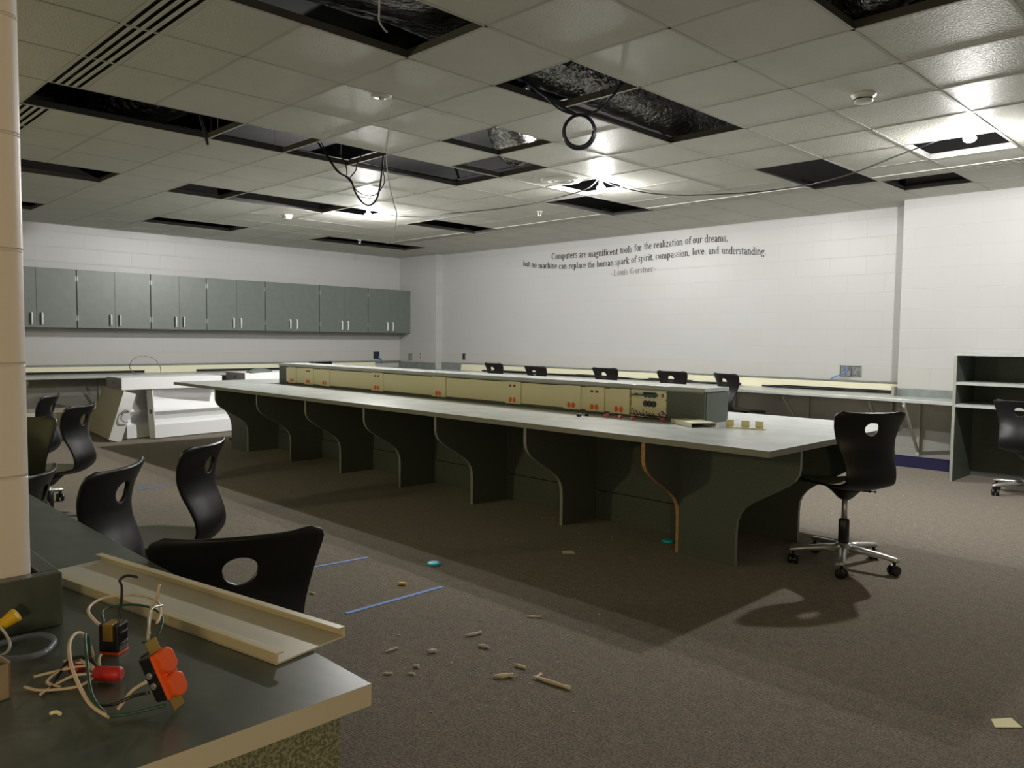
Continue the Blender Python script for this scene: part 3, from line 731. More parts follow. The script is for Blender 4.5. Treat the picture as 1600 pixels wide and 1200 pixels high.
# west counter
t = thing('wall_counter', 'grey counter running under the wall cabinets', 'counter', (0, 0, 0))
b = N(); box(b, XW+.002, -11.15, .45, YN3-.025, ZT-.032, ZT); obj('worktop', b, M['laminate_top'], t, bevel=.003)
for y in (1.6, 2.6, 3.6, 4.6, 5.6, 6.6, 7.6):
    b = N(); box(b, XW+.012, XW+.03, y-.014, y+.014, .12, .695); box(b, XW+.012, -11.25, y-.014, y+.014, .68, .697)
    prism(b, [(XW+.014, .13), (XW+.014, .165), (-11.27, .68), (-11.27, .655)], lambda u, v, q: (u, q, v), y-.014, y+.014)
    obj('bracket', b, M['tee'], t)
t = thing('wall_raceway', 'cream raceway under the wall cabinets with dark open slots', 'raceway', (0, 0, 0))
b = N(); box(b, XW+.012, XW+.05, 2.2, 8.2, .765, .835); obj('cover', b, M['cream_lite'], t)
b = N(); box(b, XW+.002, XW+.07, 1.6, 8.75, .838, .858); obj('cap_ledge', b, M['laminate_dark'], t)
b = N(); box(b, XW+.004, XW+.02, 2.2, 8.2, ZT+.001, .765); obj('channel', b, M['black'], t)  # shade of the open slots painted as a black back
for a_, c_ in ((2.2, 2.45), (4.2, 4.95), (7.2, 8.2)):
    b = N(); box(b, XW+.014, XW+.056, a_, c_, ZT+.001, .79); obj('lower_cover', b, M['cream_lite'], t)
cord('bent_cable', 'thin grey cable arching up from the counter below the cabinets', 'cable', [(-11.3, 3.91, .74), (-11.25, 3.83, .80), (-11.22, 3.81, .867), (-11.2, 3.863, .954), (-11.2, 3.981, .988), (-11.2, 4.117, .951), (-11.2, 4.201, .84), (-11.22, 4.22, .735)], .006, M['steel'])

# ------------------------------------------------------------------ bookshelf
t = thing('open_shelf_unit', 'grey open shelf unit at the right wall with dark inside', 'shelf', (0, 0, 0))
x0, x1, y0, y1, zt = -2.262, -0.95, 7.98, YN2-.003, 1.192
th = .025
for a_ in (x0, x1-th):
    b = N(); box(b, a_, a_+th, y0, y1, 0, zt-th); obj('side_panel', b, [M['panel']], t)
    b = N(); box(b, a_, a_+th, y0-.002, y0, 0, zt-th); obj('edge_strip', b, M['band'], t)
b = N(); box(b, x0, x1, y0, y1, zt-th, zt); obj('top_panel', b, M['laminate_top'], t, bevel=.001)
for z in (.925, .720):
    b = N(); box(b, x0+th, x1-th, y0+.002, y1-.012, z-.026, z); obj('shelf', b, M['laminate_top'], t)
b = N(); box(b, x0+th, x1-th, y1-.012, y1, 0, zt-th); obj('back_panel', b, M['panel'], t)

# ------------------------------------------------------------------ island
isl = thing('computer_island', 'long grey-green two-sided computer island in the middle of the room', 'desk', (0, 0, 0))
IX0, IX1, IY0, IY1 = -9.12, -1.81, 3.57, 5.36
b = N(); box(b, IX0, IX1, IY0, IY1, .708, .74)
for f in b.faces:
    f.material_index = 0 if abs(f.normal.z) > .5 else 1
b.normal_update()
for f in b.faces: f.material_index = 0 if f.normal.z > .5 else 1
obj('worktop', b, [M['laminate_top'], M['laminate_edge']], isl)
def curve_pts(top, foot, ys_):
    return None
prof = [(0.0, .708), (0.0, .60), (.008, .565), (.03, .53), (.065, .50), (.13, .458), (.20, .418), (.27, .375), (.315, .34), (.345, .30), (.36, .26), (.365, .20), (.365, 0)]
Y_F = 3.63
def divider(x, raw=False, north=False, th=.025):
    b = N()
    if not north:
        pts = [(Y_F+u, z) for u, z in prof] + [(4.36, 0), (4.36, .708)]
    else:
        pts = [(IY1-.06-u, z) for u, z in prof] + [(4.80, 0), (4.80, .708)]
    prism(b, pts, lambda u, v, q: (q, u, v), x-th/2, x+th/2, 0, 1)
    o = obj('divider_panel', b, [M['panel'], M['rawwood'] if raw else M['band']], isl)
    if raw: o['label'] = 'divider with bare orange-brown wood edge'
XD = [-2.60, -3.535, -4.455, -5.375, -6.30, -7.225, -8.16]
for k, x in enumerate(XD):
    divider(x, raw=(k == 0)); divider(x, north=True)
# end legs facing the long sides
def end_leg(y, right=True, th=.025):
    b = N()
    if right: pts = [(-1.845-u, z) for u, z in prof]+[(XD[0]+.0125, 0), (XD[0]+.0125, .708)]
    else: pts = [(-8.90+u, z) for u, z in prof]+[(XD[-1]-.0125, 0), (XD[-1]-.0125, .708)]
    prism(b, pts, lambda u, v, q: (u, q, v), y, y+th, 0, 1)
    obj('end_panel', b, [M['panel'], M['band']], isl)
for y in (3.985, 4.765): end_leg(y); end_leg(y, False)
b = N(); box(b, XD[-1], XD[0], 4.36, 4.38, .205, .708); box(b, XD[-1], XD[0], 4.355, 4.38, 0, .20); obj('spine_panel', b, M['panel'], isl)
b = N(); box(b, XD[-1], XD[0], 4.78, 4.80, .205, .708); box(b, XD[-1], XD[0], 4.78, 4.805, 0, .20); obj('spine_panel', b, M['panel'], isl)
b = N(); box(b, XD[0]-.0125, XD[0]+.0125, 4.36, 4.80, 0, .708); obj('spine_end', b, M['panel'], isl)
b = N(); box(b, XD[-1]-.0125, XD[-1]+.0125, 4.36, 4.80, 0, .708); obj('spine_end', b, M['panel'], isl)
# riser on top
RY0, RY1 = 4.43, 4.72
RX0, RX1 = -8.26, -2.70
b = N(); box(b, RX0, RX1, RY0+.012, RY1, .741, .937); box(b, RX0, RX0+.17, RY0, RY0+.02, .741, .937); box(b, -2.99, RX1, RY0, RY0+.02, .741, .937)
obj('riser_body', b, M['panel'], isl)
b = N(); box(b, RX0, RX1+.004, RY0-.012, RY1+.004, .946, .970); obj('riser_top', b, M['laminate_top'], isl, bevel=.001)
b = N(); box(b, RX0, RX1-.01, RY0+.0, RY1, .936, .947); obj('reveal_strip', b, M['laminate_edge'], isl)
# raceway face: long covers and device modules
yF = RY0-.004
b = N(); box(b, RX0+.17, -3.29, yF, RY0+.012, .765, .928); obj('raceway_cover', b, M['cream'], isl)
b = N(); box(b, RX0+.17, -2.99, yF+.008, RY0+.012, .745, .765); obj('raceway_base', b, M['panel'], isl)
mods = [(-8.03, -7.86, 0, 1), (-7.69, -7.50, 1, 1), (-7.36, -7.17, 0, 1), (-6.41, -6.22, 1, 1), (-5.47, -5.28, 0, 1), (-4.53, -4.355, 1, 1), (-3.905, -3.735, 0, 1), (-3.685, -3.512, 1, 1), (-3.462, -3.29, 0, 1)]
for a_, c_, data, pw in mods:
    b = N(); box(b, a_, c_, yF-.009, yF, .757, .934); mo = obj('device_module', b, M['cream'], isl, bevel=.002)
    cx = (a_+c_)/2
    for s in (-1, 1):
        b = N(); n_ = 16
        pr = [(.016*math.cos(2*PI*i/n_), .021*math.sin(2*PI*i/n_)) for i in range(n_)]
        prism(b, pr, lambda u, v, q: (cx-.005+s*.021+u, q, .788+v), yF-.0115, yF-.008); obj('receptacle', b, M['orange'], mo)
        if data:
            b = N(); box(b, cx-.005+s*.023-.012, cx-.005+s*.023+.012, yF-.011, yF-.008, .893, .910); obj('data_port', b, M['dkred'], mo)
# open section
b = N(); box(b, -3.285, -2.995, RY0+.004, RY0+.012, .745, .935); o = obj('open_raceway_back', b, M['cream'], isl)
b = N()
for z in (.755, .815, .872, .926): box(b, -3.285, -2.995, yF-.002, RY0+.004, z-.004, z+.004)
obj('raceway_rail', b, M['cream_lite'], isl)
for z, xc in ((.842, -3.13), (.905, -3.13)):
    b = N()
    for d in (-.034, 0, .034): lathe(b, [(.022, 0), (.022, .003)], (xc+d, RY0+.0015, z), 16, axis='y')
    obj('knockout_opening', b, M['cable_black'], isl)
b = N()
lathe(b, [(.016, 0), (.010, -.008)], (-3.03, RY0+.003, .785), 14, axis='y'); lathe(b, [(.014, 0), (.009, -.008)], (-3.03, RY0+.003, .905), 14, axis='y')
obj('screw_boss', b, M['steel'], isl)
b = N()
for q in range(5):
    tube(b, [(-3.28+.012*q, RY0-.002-.003*q, .895+.004*q), (-3.2, RY0-.014, .90), (-3.12+.01*q, RY0-.010, .905-.003*q), (-3.07, RY0-.004, .908)], .004, 6)
obj('teal_wires', b, mat('teal_wire', (.03, .10, .10), .5), isl, smooth=True)
b = N()
for q in range(6):
    x = -3.27+.03*q
    tube(b, [(x, RY0-.002, .80-.01*(q % 3)), (x+.03, RY0-.02-.004*q, .77), (x+.05+.02*q, RY0-.03, .752+.008*(q % 2)), (x+.07+.012*q, RY0-.035, .765+.006*q)], .003, 6)
obj('cut_wires', b, M['cable_black'], isl, smooth=True)

# loose parts on the island
def wire_nut(x, y, z, rz, mt, label, s=1.0, group=None):
    b = N(); lathe(b, [(.005*s, 0), (.0075*s, .004*s), (.0095*s, .018*s), (.0105*s, .026*s), (.0105*s, .030*s), (.004*s, .030*s)], (0, 0, 0), 14, axis='x')
    o = obj('wire_nut', b, mt, None, smooth=True); o.location = (x, y, z+.0105*s); o.rotation_euler = (0, 0, rz)
    return tag(o, label, 'wire nut', group)
for k, (x, y, r_) in enumerate([(-3.39, 4.262, .5), (-3.236, 4.246, 2.2), (-3.161, 4.274, -.6), (-2.964, 4.324, 1.4)]):
    wire_nut(x, y, .741, r_, M['pink'], ['pinkish-red wire nut on the island, farthest from the open raceway', 'pinkish-red wire nut on the island, second from the left of four', 'pinkish-red wire nut under the torn-out wires of the open raceway', 'pinkish-red wire nut on the island, rightmost of four'][k], 1.2, 'wire nuts on the island')
for k, (x, y) in enumerate([(-3.53, 4.165), (-3.52, 4.235)]):
    b = N(); box(b, -.012, .012, -.008, .008, 0, .018); box(b, -.02, -.008, -.004, .004, 0, .01)
    o = obj('plastic_scrap', b, M['plastic'], None, bevel=.002); o.location = (x, y, .741); o.rotation_euler = (0, 0, .6+k)
    tag(o, ['small black plastic scrap on the island, left and nearer one', 'small black plastic scrap on the island, right one by the riser'][k], 'scrap')
t = thing('loose_plate', 'loose pale raceway cover plate lying by the riser end', 'cover plate', (-2.72, 4.33, .7415), -.55)
b = N(); box(b, -.145, .145, -.085, .085, .022, .026); box(b, -.145, .145, -.085, -.081, 0, .022); box(b, -.145, .145, .081, .085, 0, .022); obj('plate', b, M['cream_lite'], t)
t = thing('raceway_end_fitting', 'small cream comb-shaped fitting with three tabs on the island', 'fitting', (-2.40, 4.40, .7415), .25)
b = N(); box(b, -.115, .125, -.02, .03, 0, .004); obj('base_strip', b, M['cream'], t)
for x in (-.095, .0, .085):
    b = N(); box(b, x-.025, x+.025, .02, .024, .004, .045); obj('tab', b, M['cream'], t)

# ------------------------------------------------------------------ swivel chairs
def shell_mesh():
    prof = [(.262, .438), (.250, .455), (.22, .468), (.16, .476), (.08, .476), (0, .472), (-.08, .468), (-.14, .468), (-.192, .476), (-.236, .500), (-.262, .540), (-.264, .585), (-.246, .640), (-.224, .695), (-.214, .755), (-.222, .82), (-.243, .875), (-.260, .905)]
    hw = [.215, .215, .215, .215, .21, .20, .185, .168, .155, .148, .145, .146, .150, .160, .178, .196, .209, .214]
    cv = [0, 0, .004, .008, .012, .016, .02, .022, .024, .026, .03, .036, .042, .046, .048, .049, .048, .047]
    S = [0]
    for i in range(1, len(prof)): S.append(S[-1]+math.hypot(prof[i][0]-prof[i-1][0], prof[i][1]-prof[i-1][1]))
    Ltot = S[-1]
    def interp(arr, s):
        for i in range(1, len(S)):
            if s <= S[i]+1e-9:
                t_ = (s-S[i-1])/(S[i]-S[i-1]); t2 = t_
                return arr[i-1]+(arr[i]-arr[i-1])*t2 if not isinstance(arr[0], tuple) else tuple(arr[i-1][q]+(arr[i][q]-arr[i-1][q])*t2 for q in range(2))
        return arr[-1]
    def sm(arr, s):
        e = .02
        ss = [min(max(s+d, 0), Ltot) for d in (-e, -e/2, 0, e/2, e)]
        v = [interp(arr, q) for q in ss]
        if isinstance(v[0], tuple): return (sum(a[0] for a in v)/5, sum(a[1] for a in v)/5)
        return sum(v)/5
    def width(s):
        w_ = sm(hw, s)
        r = .045; d = Ltot-s
        if d < r: w_ -= r-math.sqrt(max(r*r-(r-d)**2, 0))
        r = .15
        if s < r: w_ -= r*0.75-0.75*math.sqrt(max(r*r-(r-s)**2, 0))
        return max(w_, .02)
    def f(u, s):
        s = min(max(s, 0), Ltot)
        y, z = sm(prof, s); p2 = sm(prof, min(s+.01, Ltot)); p1 = sm(prof, max(s-.01, 0))
        ty, tz = p2[0]-p1[0], p2[1]-p1[1]; l = math.hypot(ty, tz) or 1
        ny, nz = tz/l, -ty/l          # toward the sitter
        c = sm(cv, s)*abs(u)**2.0
        w_ = width(s)
        wy = 1
        return Vector((u*w_, y+ny*c, z+nz*c*nz*nz))
    b = N()
    NU, NS = 20, 56
    hole_s = Ltot-.102; R = .042
    js0 = round((hole_s-.06)/Ltot*NS); js1 = round((hole_s+.055)/Ltot*NS)
    iu0, iu1 = NU//2-4, NU//2+4
    V = {}
    for i in range(NU+1):
        for j in range(NS+1):
            if iu0 < i < iu1 and js0 < j < js1: continue
            V[i, j] = b.verts.new(f(-1+2*i/NU, Ltot*j/NS))
    for i in range(NU):
        for j in range(NS):
            if iu0 <= i < iu1 and js0 <= j < js1: continue
            b.faces.new((V[i, j], V[i+1, j], V[i+1, j+1], V[i, j+1]))
    loop = [(i, js0) for i in range(iu0, iu1)]+[(iu1, j) for j in range(js0, js1)]+[(i, js1) for i in range(iu1, iu0, -1)]+[(iu0, j) for j in range(js1, js0, -1)]
    prev = [V[k] for k in loop]
    wc = width(hole_s)
    for lv in (.5, 1.0):
        ring = []
        for (i, j) in loop:
            u0, s0 = -1+2*i/NU, Ltot*j/NS
            a = math.atan2(s0-(js0+js1)/2*Ltot/NS, u0*wc)
            cu, cs = R*math.cos(a)/wc, hole_s+R*math.sin(a)*.92
            ring.append(b.verts.new(f(u0+(cu-u0)*lv, s0+(cs-s0)*lv)))
        for k in range(len(loop)):
            b.faces.new((prev[k], prev[(k+1) % len(loop)], ring[(k+1) % len(loop)], ring[k]))
        prev = ring
    bmesh.ops.recalc_face_normals(b, faces=b.faces)
    b.normal_update()
    sf = min(b.faces, key=lambda q: (q.calc_center_median()-Vector((0, .08, .438))).length)
    if sf.normal.z < 0: bmesh.ops.reverse_faces(b, faces=b.faces)
    return b
def make_chair(label):
    t = thing('swivel_chair', label, 'chair', (0, 0, 0), 0)
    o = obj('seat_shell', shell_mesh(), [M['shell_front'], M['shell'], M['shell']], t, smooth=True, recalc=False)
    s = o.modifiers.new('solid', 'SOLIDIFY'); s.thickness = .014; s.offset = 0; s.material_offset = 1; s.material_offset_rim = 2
    s2 = o.modifiers.new('bev', 'BEVEL'); s2.width = .004; s2.segments = 2; s2.limit_method = 'ANGLE'; s2.angle_limit = 1.0
    b = N(); lathe(b, [(.028, .385), (.045, .398), (.075, .430), (.10, .450), (.10, .462)], (0, 0, 0), 20)
    obj('tilt_housing', b, M['plastic'], t, smooth=True)
    b = N(); tube(b, [(.05, 0, .430), (.12, .0, .427), (.155, 0, .425)], .005, 8, smooth=False); tube(b, [(.15, 0, .425), (.19, 0, .423)], .010, 8, smooth=False)
    obj('height_lever', b, M['plastic'], t)
    b = N(); lathe(b, [(.0155, .25), (.0155, .40)], (0, 0, 0), 18); obj('gas_piston', b, M['alu'], t, smooth=True)
    b = N(); lathe(b, [(.030, .10), (.029, .265), (.024, .272)], (0, 0, 0), 20); obj('column_sleeve', b, M['plastic'], t, smooth=True)
    b = N(); lathe(b, [(.034, .078), (.046, .084), (.048, .118), (.038, .132), (.030, .135)], (0, 0, 0), 22); obj('base_hub', b, M['alu'], t, smooth=True)
    for k in range(5):
        a = 2*PI*k/5+.35
        ca, sa = math.cos(a), math.sin(a)
        b = N()
        secs = [(.03, .105, .026, .024), (.12, .102, .023, .020), (.22, .094, .020, .016), (.285, .086, .018, .014), (.302, .082, .010, .008)]
        rings = []
        for r, z, wv, hv in secs:
            ring = []
            for q in range(12):
                an = 2*PI*q/12
                lx = wv*math.cos(an)*(1.0); lz = hv*math.sin(an)
                ring.append(b.verts.new((r*ca-lx*sa, r*sa+lx*ca, z+lz)))
            rings.append(ring)
        for i in range(len(rings)-1):
            for q in range(12): b.faces.new((rings[i][q], rings[i][(q+1) % 12], rings[i+1][(q+1) % 12], rings[i+1][q]))
        b.faces.new(rings[0]); b.faces.new(rings[-1][::-1])
        arm = obj('base_arm', b, M['alu'], t, smooth=True)
        b = N()
        cx, cy = .275*ca, .275*sa
        phi = a+1.1
        nx_, ny_ = -math.sin(phi), math.cos(phi)
        for s_ in (-1, 1):
            c0 = Vector((cx, cy, .029)); n_ = Vector((nx_, ny_, 0)); up = Vector((0, 0, 1)); fw = n_.cross(up)
            rr = []
            for (r, off) in ((.017, .004), (.027, .006), (.029, .012), (.029, .021), (.025, .027), (.008, .029)):
                rr.append([b.verts.new(c0+n_*off*s_+fw*math.cos(2*PI*q/16)*r+up*math.sin(2*PI*q/16)*r) for q in range(16)])
            for i in range(len(rr)-1):
                for q in range(16): b.faces.new((rr[i][q], rr[i][(q+1) % 16], rr[i+1][(q+1) % 16], rr[i+1][q]))
            b.faces.new(rr[0]); b.faces.new(rr[-1])
        tube(b, [(cx, cy, .028), (cx, cy, .072)], .011, 10, smooth=False)
        tube(b, [(cx-.02*nx_, cy-.02*ny_, .05), (cx+.02*nx_, cy+.02*ny_, .05)], .008, 8, smooth=False)
        obj('caster', b, M['plastic'], arm, smooth=False)
    return t
D2 = math.radians
def az(a): return -D2(a)           # facing azimuth from +Y towards +X -> rotation about Z
c0 = make_chair('black swivel chair at the right end of the island, back to the camera')
c0.location = (-1.80, 4.47, 0); c0.rotation_euler = (0, 0, az(-55))
def chair(x, y, a, label, dz=0.0, spin=None):
    r = dup(c0, (x, y, 0), az(a), label)
    for ch in r.children:
        k = ch.name.split('.')[0]
        if dz and k in ('seat_shell', 'tilt_housing', 'height_lever', 'gas_piston'): ch.location = (0, 0, dz)
        if spin is not None and k == 'base_arm': ch.rotation_euler = (0, 0, spin)
    return r
def wallspin(a):
    # turn the star base so that the gap between two arms faces the partition (-Y)
    return D2(-90+36) - az(a) - .35
chair(-1.59, 7.72, 8, 'black swivel chair cut by the right frame edge, tucked at the grey shelf unit', -.09)
chair(-2.03, 0.945, -70, 'large black swivel chair nearest the camera, round hole in its back', -.114)
chair(-3.02, 0.776, -136.5, 'black swivel chair behind the near counter, left of the nearest chair', -.08, wallspin(-136.5))
chair(-3.41, 1.26, -134, 'black swivel chair seen edge-on just behind the nearest chair', -.08)
chair(-5.62, 1.40, -140, 'black swivel chair in front of the stacked white light fixtures', -.08)
chair(-4.28, 0.87, 112, 'swivel chair with olive lit front, cut off by the near column', -.045)
chair(-6.6, 1.46, -150, 'swivel chair farthest left, in the row behind the olive-fronted one', -.08)
chair(-3.62, 0.66, -150, 'lowered swivel chair almost hidden behind the near column', -.17, wallspin(-150))
for k, (x, y, a) in enumerate([(-8.42, 8.18, 4), (-7.58, 8.18, 0), (-6.34, 8.18, 0), (-5.33, 8.18, -3)]):
    chair(x, y, a, ['black chair back at the quote wall counter, leftmost of the row behind the island', 'black chair back behind the island, second from the left', 'black chair back behind the island, third from the left', 'black chair back behind the island, fourth from the left'][k], [.015, -.005, .015, .01][k])
chair(-4.53, 8.17, 20, 'black chair turned right behind the island end, seat visible', .01)
chair(-10.85, 6.40, -90, 'black chair at the cabinet wall, only its top above the island riser', -.005)

# ------------------------------------------------------------------ removed light fixtures at left
def troffer(label, loc, rot):
    t = thing('light_fixture', label, 'light fixture', loc)
    t.rotation_euler = rot
    L = 1.22
    pr = [(0, .60), (0, .585), (-.045, .58), (-.075, .53), (-.075, .47), (-.055, .41), (-.02, .35), (0, .325), (-.004, .318), (-.04, .28), (-.06, .23), (-.055, .19), (-.012, .165), (0, .16), (0, .0), (-.12, .0), (-.12, .60)]
    b = N(); prism(b, pr, lambda u, v, q: (u, q, v), .012, L-.012); obj('reflector_pan', b, M['white'], t)
    for y in (0, L-.012):
        b = N(); prism(b, [(.002, .0), (.006, .17), (.002, .33), (.006, .6), (-.125, .6), (-.125, 0)], lambda u, v, q: (u, q, v), y, y+.012); ep = obj('end_plate', b, M['white'], t)
        b = N(); lathe(b, [(.03, 0), (.03, .002)], (-.06, y-.0015 if y == 0 else y+.0125, .33), 18, axis='y'); obj('knockout', b, M['galv_dark'], ep)
    return t
troffer('white fixture with curved reflector standing on edge, front one of the pile', (-9.86, 3.63, .01), (0, D2(-6), D2(10)))
troffer('white fixture standing on edge just behind and left of the front one', (-10.02, 3.36, .01), (0, D2(-6), D2(10)))
t = thing('light_fixture', 'tan-backed white fixture tilted on its corner, leftmost of the pile', 'light fixture', (-9.90, 3.11, .03))
t.rotation_euler = (D2(-17), 0, D2(-6))
b = N(); box(b, -1.16, -.01, 0, .004, 0, .6); box(b, -1.16, -.01, .0, .13, .596, .6); box(b, -1.16, -.01, 0, .13, 0, .004); obj('back_pan', b, M['tan'], t)
b = N(); prism(b, [(0, 0), (.14, .0), (.14, .6), (0, .6)], lambda u, v, q: (q, u, v), -.012, 0); ep = obj('end_plate', b, M['white'], t)
b = N(); lathe(b, [(.035, 0), (.035, .003)], (0, .085, .32), 18, axis='x'); obj('knockout', b, M['white'], ep)
b = N(); tube(b, [(.004, .12, .37), (.02, .09, .385), (.03, .055, .37), (.03, .05, .32), (.03, .055, .27), (.03, .1, .245), (.02, .14, .25)], .007, 8); obj('cable_whip', b, M['steel'], t, smooth=True)
def flat_fixture(label, x0, x1, y0, L, z0, h):
    t = thing('light_fixture', label, 'light fixture', (x0, y0, z0))
    b = N(); box(b, 0, x1-x0, .004, L-.004, 0, h); obj('housing', b, M['white'], t, bevel=.004)
    for y in (0, L-.006):
        b = N(); box(b, .004, x1-x0-.004, y, y+.006, .004, h-.004); ep = obj('end_plate', b, M['steel'] if y == 0 else M['white'], t)
    b = N(); lathe(b, [(.014, 0), (.014, .002)], ((x1-x0)*.5, -.0015, h*.55), 14, axis='y'); obj('knockout', b, M['black'], ep)
flat_fixture('long white boxy fixture lying across the top of the pile', -10.42, -9.90, 3.26, 1.24, .612, .145)
flat_fixture('white fixture beyond the pile at the left end of the island', -10.55, -9.98, 4.85, 1.24, .63, .15)
for k, (yy, lb) in enumerate([(3.5, 'fixture housing standing on edge at the back of the pile'), (4.95, 'fixture housing standing on edge under the far white fixture')]):
    t = thing('light_fixture', lb, 'light fixture', (-10.66, yy, 0))
    b = N(); box(b, 0, .13, 0, 1.1, 0, .605 if k == 0 else .625); obj('housing', b, M['tan'], t, bevel=.004)
    b = N(); box(b, .01, .12, -.006, 0, .01, .60); obj('end_plate', b, M['tan'], t)
t = thing('light_fixture', 'tan fixture lying low under the counter, behind the tilted one', 'light fixture', (-11.1, 2.35, .0), D2(4))
b = N(); box(b, 0, .12, 0, 1.2, .0, .30); obj('housing', b, M['tan'], t, bevel=.004)
b = N(); box(b, .01, .11, -.006, 0, .01, .29); obj('end_plate', b, M['tan'], t)

b = N()
n_ = 24
rows = []
for i in range(9):
    u = -1+2*i/8
    rows.append([b.verts.new((.10*math.sin(PI*(q/n_-.5))*math.cos(u*1.2), .24*u, .055*math.cos(PI*(q/n_-.5))*math.cos(u*1.25))) for q in range(n_+1)])
for i in range(8):
    for q in range(n_): b.faces.new((rows[i][q], rows[i][q+1], rows[i+1][q+1], rows[i+1][q]))
o = obj('curved_cover', b, M['cabinet'], None, smooth=True); o.location = (-10.1, 5.12, .783); o.rotation_euler = (0, 0, D2(25))
sm = o.modifiers.new('s', 'SOLIDIFY'); sm.thickness = .006
tag(o, 'dark curved plastic cover lying on the far white fixture, above the island end', 'cover')

# ------------------------------------------------------------------ near counter
nc = thing('near_counter', 'dark grey-green counter in the foreground with cream edge', 'counter', (0, 0, 0))
P = [(-.99, -.3), (-.99, .683), (-6.0, .683), (-6.0, .377), (-2.26, .377), (-1.613, .377), (-1.613, .169), (-2.26, .169), (-2.26, -.3)]
b = N(); A_, B_ = prism(b, P, lambda u, v, q: (u, v, q), .705, .7395)
b.normal_update()
bmesh.ops.recalc_face_normals(b, faces=b.faces)
b.normal_update()
for f in b.faces: f.material_index = 0 if f.normal.z > .5 else 1
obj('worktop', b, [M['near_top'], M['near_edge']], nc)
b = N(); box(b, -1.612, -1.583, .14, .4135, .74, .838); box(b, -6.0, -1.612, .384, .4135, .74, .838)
obj('backsplash', b, [M['near_top']], nc, bevel=.002)
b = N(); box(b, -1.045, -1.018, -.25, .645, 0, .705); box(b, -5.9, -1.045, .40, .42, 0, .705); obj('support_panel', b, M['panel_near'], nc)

# cream raceway cover tray on the near counter
t = thing('raceway_cover', 'long cream metal raceway cover with raised lips lying on the near counter', 'raceway cover', (-1.974, .601, .7405), math.atan2(.156, .791))
L, Wd = .81, .152
b = N(); box(b, 0, L, -Wd, 0, 0, .003); obj('channel_floor', b, M['tray'], t)
for y0, y1 in ((-Wd, -Wd+.004), (-.004, 0)):
    b = N(); box(b, 0, L, y0, y1, .0, .018)
    if y0 < -.1: box(b, 0, L, y0, y0+.016, .016, .019)
    else: box(b, 0, L, y1-.016, y1, .016, .019)
    obj('side_lip', b, M['tray_lip'], t, bevel=.001)

def wire(parent, pts, r, mt, name='wire'):
    b = N(); tube(b, pts, r, 8, k=6); return obj(name, b, mt, parent, smooth=True)
Z0 = .7405
# black receptacle with brass strap
t = thing('loose_receptacle', 'black wired outlet with brass strap standing on the near counter', 'outlet', (-1.385, .437, Z0), D2(38))
b = N(); box(b, -.018, .018, -.014, .014, .004, .052); box(b, -.021, .021, -.010, .010, .016, .022); box(b, -.021, .021, -.010, .010, .034, .040); obj('receptacle_body', b, M['plastic'], t, bevel=.003)
b = N(); box(b, -.009, .009, -.0165, -.013, .024, .05); box(b, -.009, .009, -.016, .010, .050, .053); obj('mounting_strap', b, M['brass'], t, bevel=.001)
b = N(); box(b, -.017, .017, -.013, .015, .0, .005); obj('outlet_face', b, M['orange'], t)
ia = D2(38); ca, sa = math.cos(-ia), math.sin(-ia)
def rl(p, base=(-1.385, .437)):
    dx, dy = p[0]-base[0], p[1]-base[1]
    return (dx*ca-dy*sa, dx*sa+dy*ca, p[2]-Z0)
wire(t, [rl(p) for p in [(-1.392, .425, .783), (-1.410, .418, .79), (-1.440, .415, .80), (-1.478, .432, .80), (-1.500, .460, .80), (-1.490, .495, .80), (-1.455, .517, .80), (-1.415, .522, .798), (-1.375, .51, .79), (-1.35, .495, .785)]], .0026, M['wire_cream'])
wire(t, [rl(p) for p in [(-1.40, .43, .778), (-1.43, .435, .785), (-1.462, .445, .79), (-1.472, .47, .79), (-1.45, .50, .79), (-1.41, .515, .788), (-1.365, .51, .785), (-1.328, .49, .775), (-1.325, .475, .765), (-1.345, .47, .76)]], .0022, M['wire_green'])
wire(t, [rl(p) for p in [(-1.372, .44, .785), (-1.378, .447, .815), (-1.395, .455, .845), (-1.405, .455, .855), (-1.400, .465, .862), (-1.380, .475, .862)]], .0024, M['cable_black'])
wire(t, [rl(p) for p in [(-1.345, .478, .76), (-1.352, .483, .785), (-1.362, .49, .80), (-1.365, .492, .81), (-1.352, .497, .83), (-1.350, .50, .85)]], .0026, M['wire_cream'])
# orange duplex receptacle
t = thing('loose_receptacle', 'orange duplex outlet with wires propped up on the near counter', 'outlet', (0, 0, 0))
Rh = Vector((.704, .710, 0)); Fh = Vector((-.71, .704, 0)); Zv = Vector((0, 0, 1))
Lx = (-.38*Rh+.92*Zv).normalized()
Ny = (math.cos(.35)*(.92*Rh+.38*Zv)-math.sin(.35)*Fh).normalized()
Nz = Lx.cross(Ny)
mw = Matrix.Identity(4)
for r in range(3): mw[r][0] = Lx[r]; mw[r][1] = Ny[r]; mw[r][2] = Nz[r]
mw[0][3], mw[1][3], mw[2][3] = -1.128, .420, .789
t.matrix_world = mw; t.location = (-1.128, .420, .789); t.rotation_euler = mw.to_euler()
mi = mw.inverted()
rl2 = lambda p: tuple(mi @ Vector(p))
b = N(); box(b, -.034, .034, -.016, .010, -.015, .015); box(b, -.036, -.026, -.018, -.012, -.01, .01); box(b, .026, .036, -.018, -.012, -.01, .01); obj('receptacle_body', b, M['plastic'], t, bevel=.003)
b = N()
for s_ in (-1, 1):
    n_ = 24; prm = [(.0175*math.cos(2*PI*i/n_), max(-.0135, min(.0135, .0165*math.sin(2*PI*i/n_)))) for i in range(n_)]
    prism(b, prm, lambda u, v, q: (s_*.0185+u, q, v), .010, .024)
box(b, -.034, .034, .008, .013, -.0165, .0165)
obj('duplex_face', b, M['orange'], t, bevel=.0025)
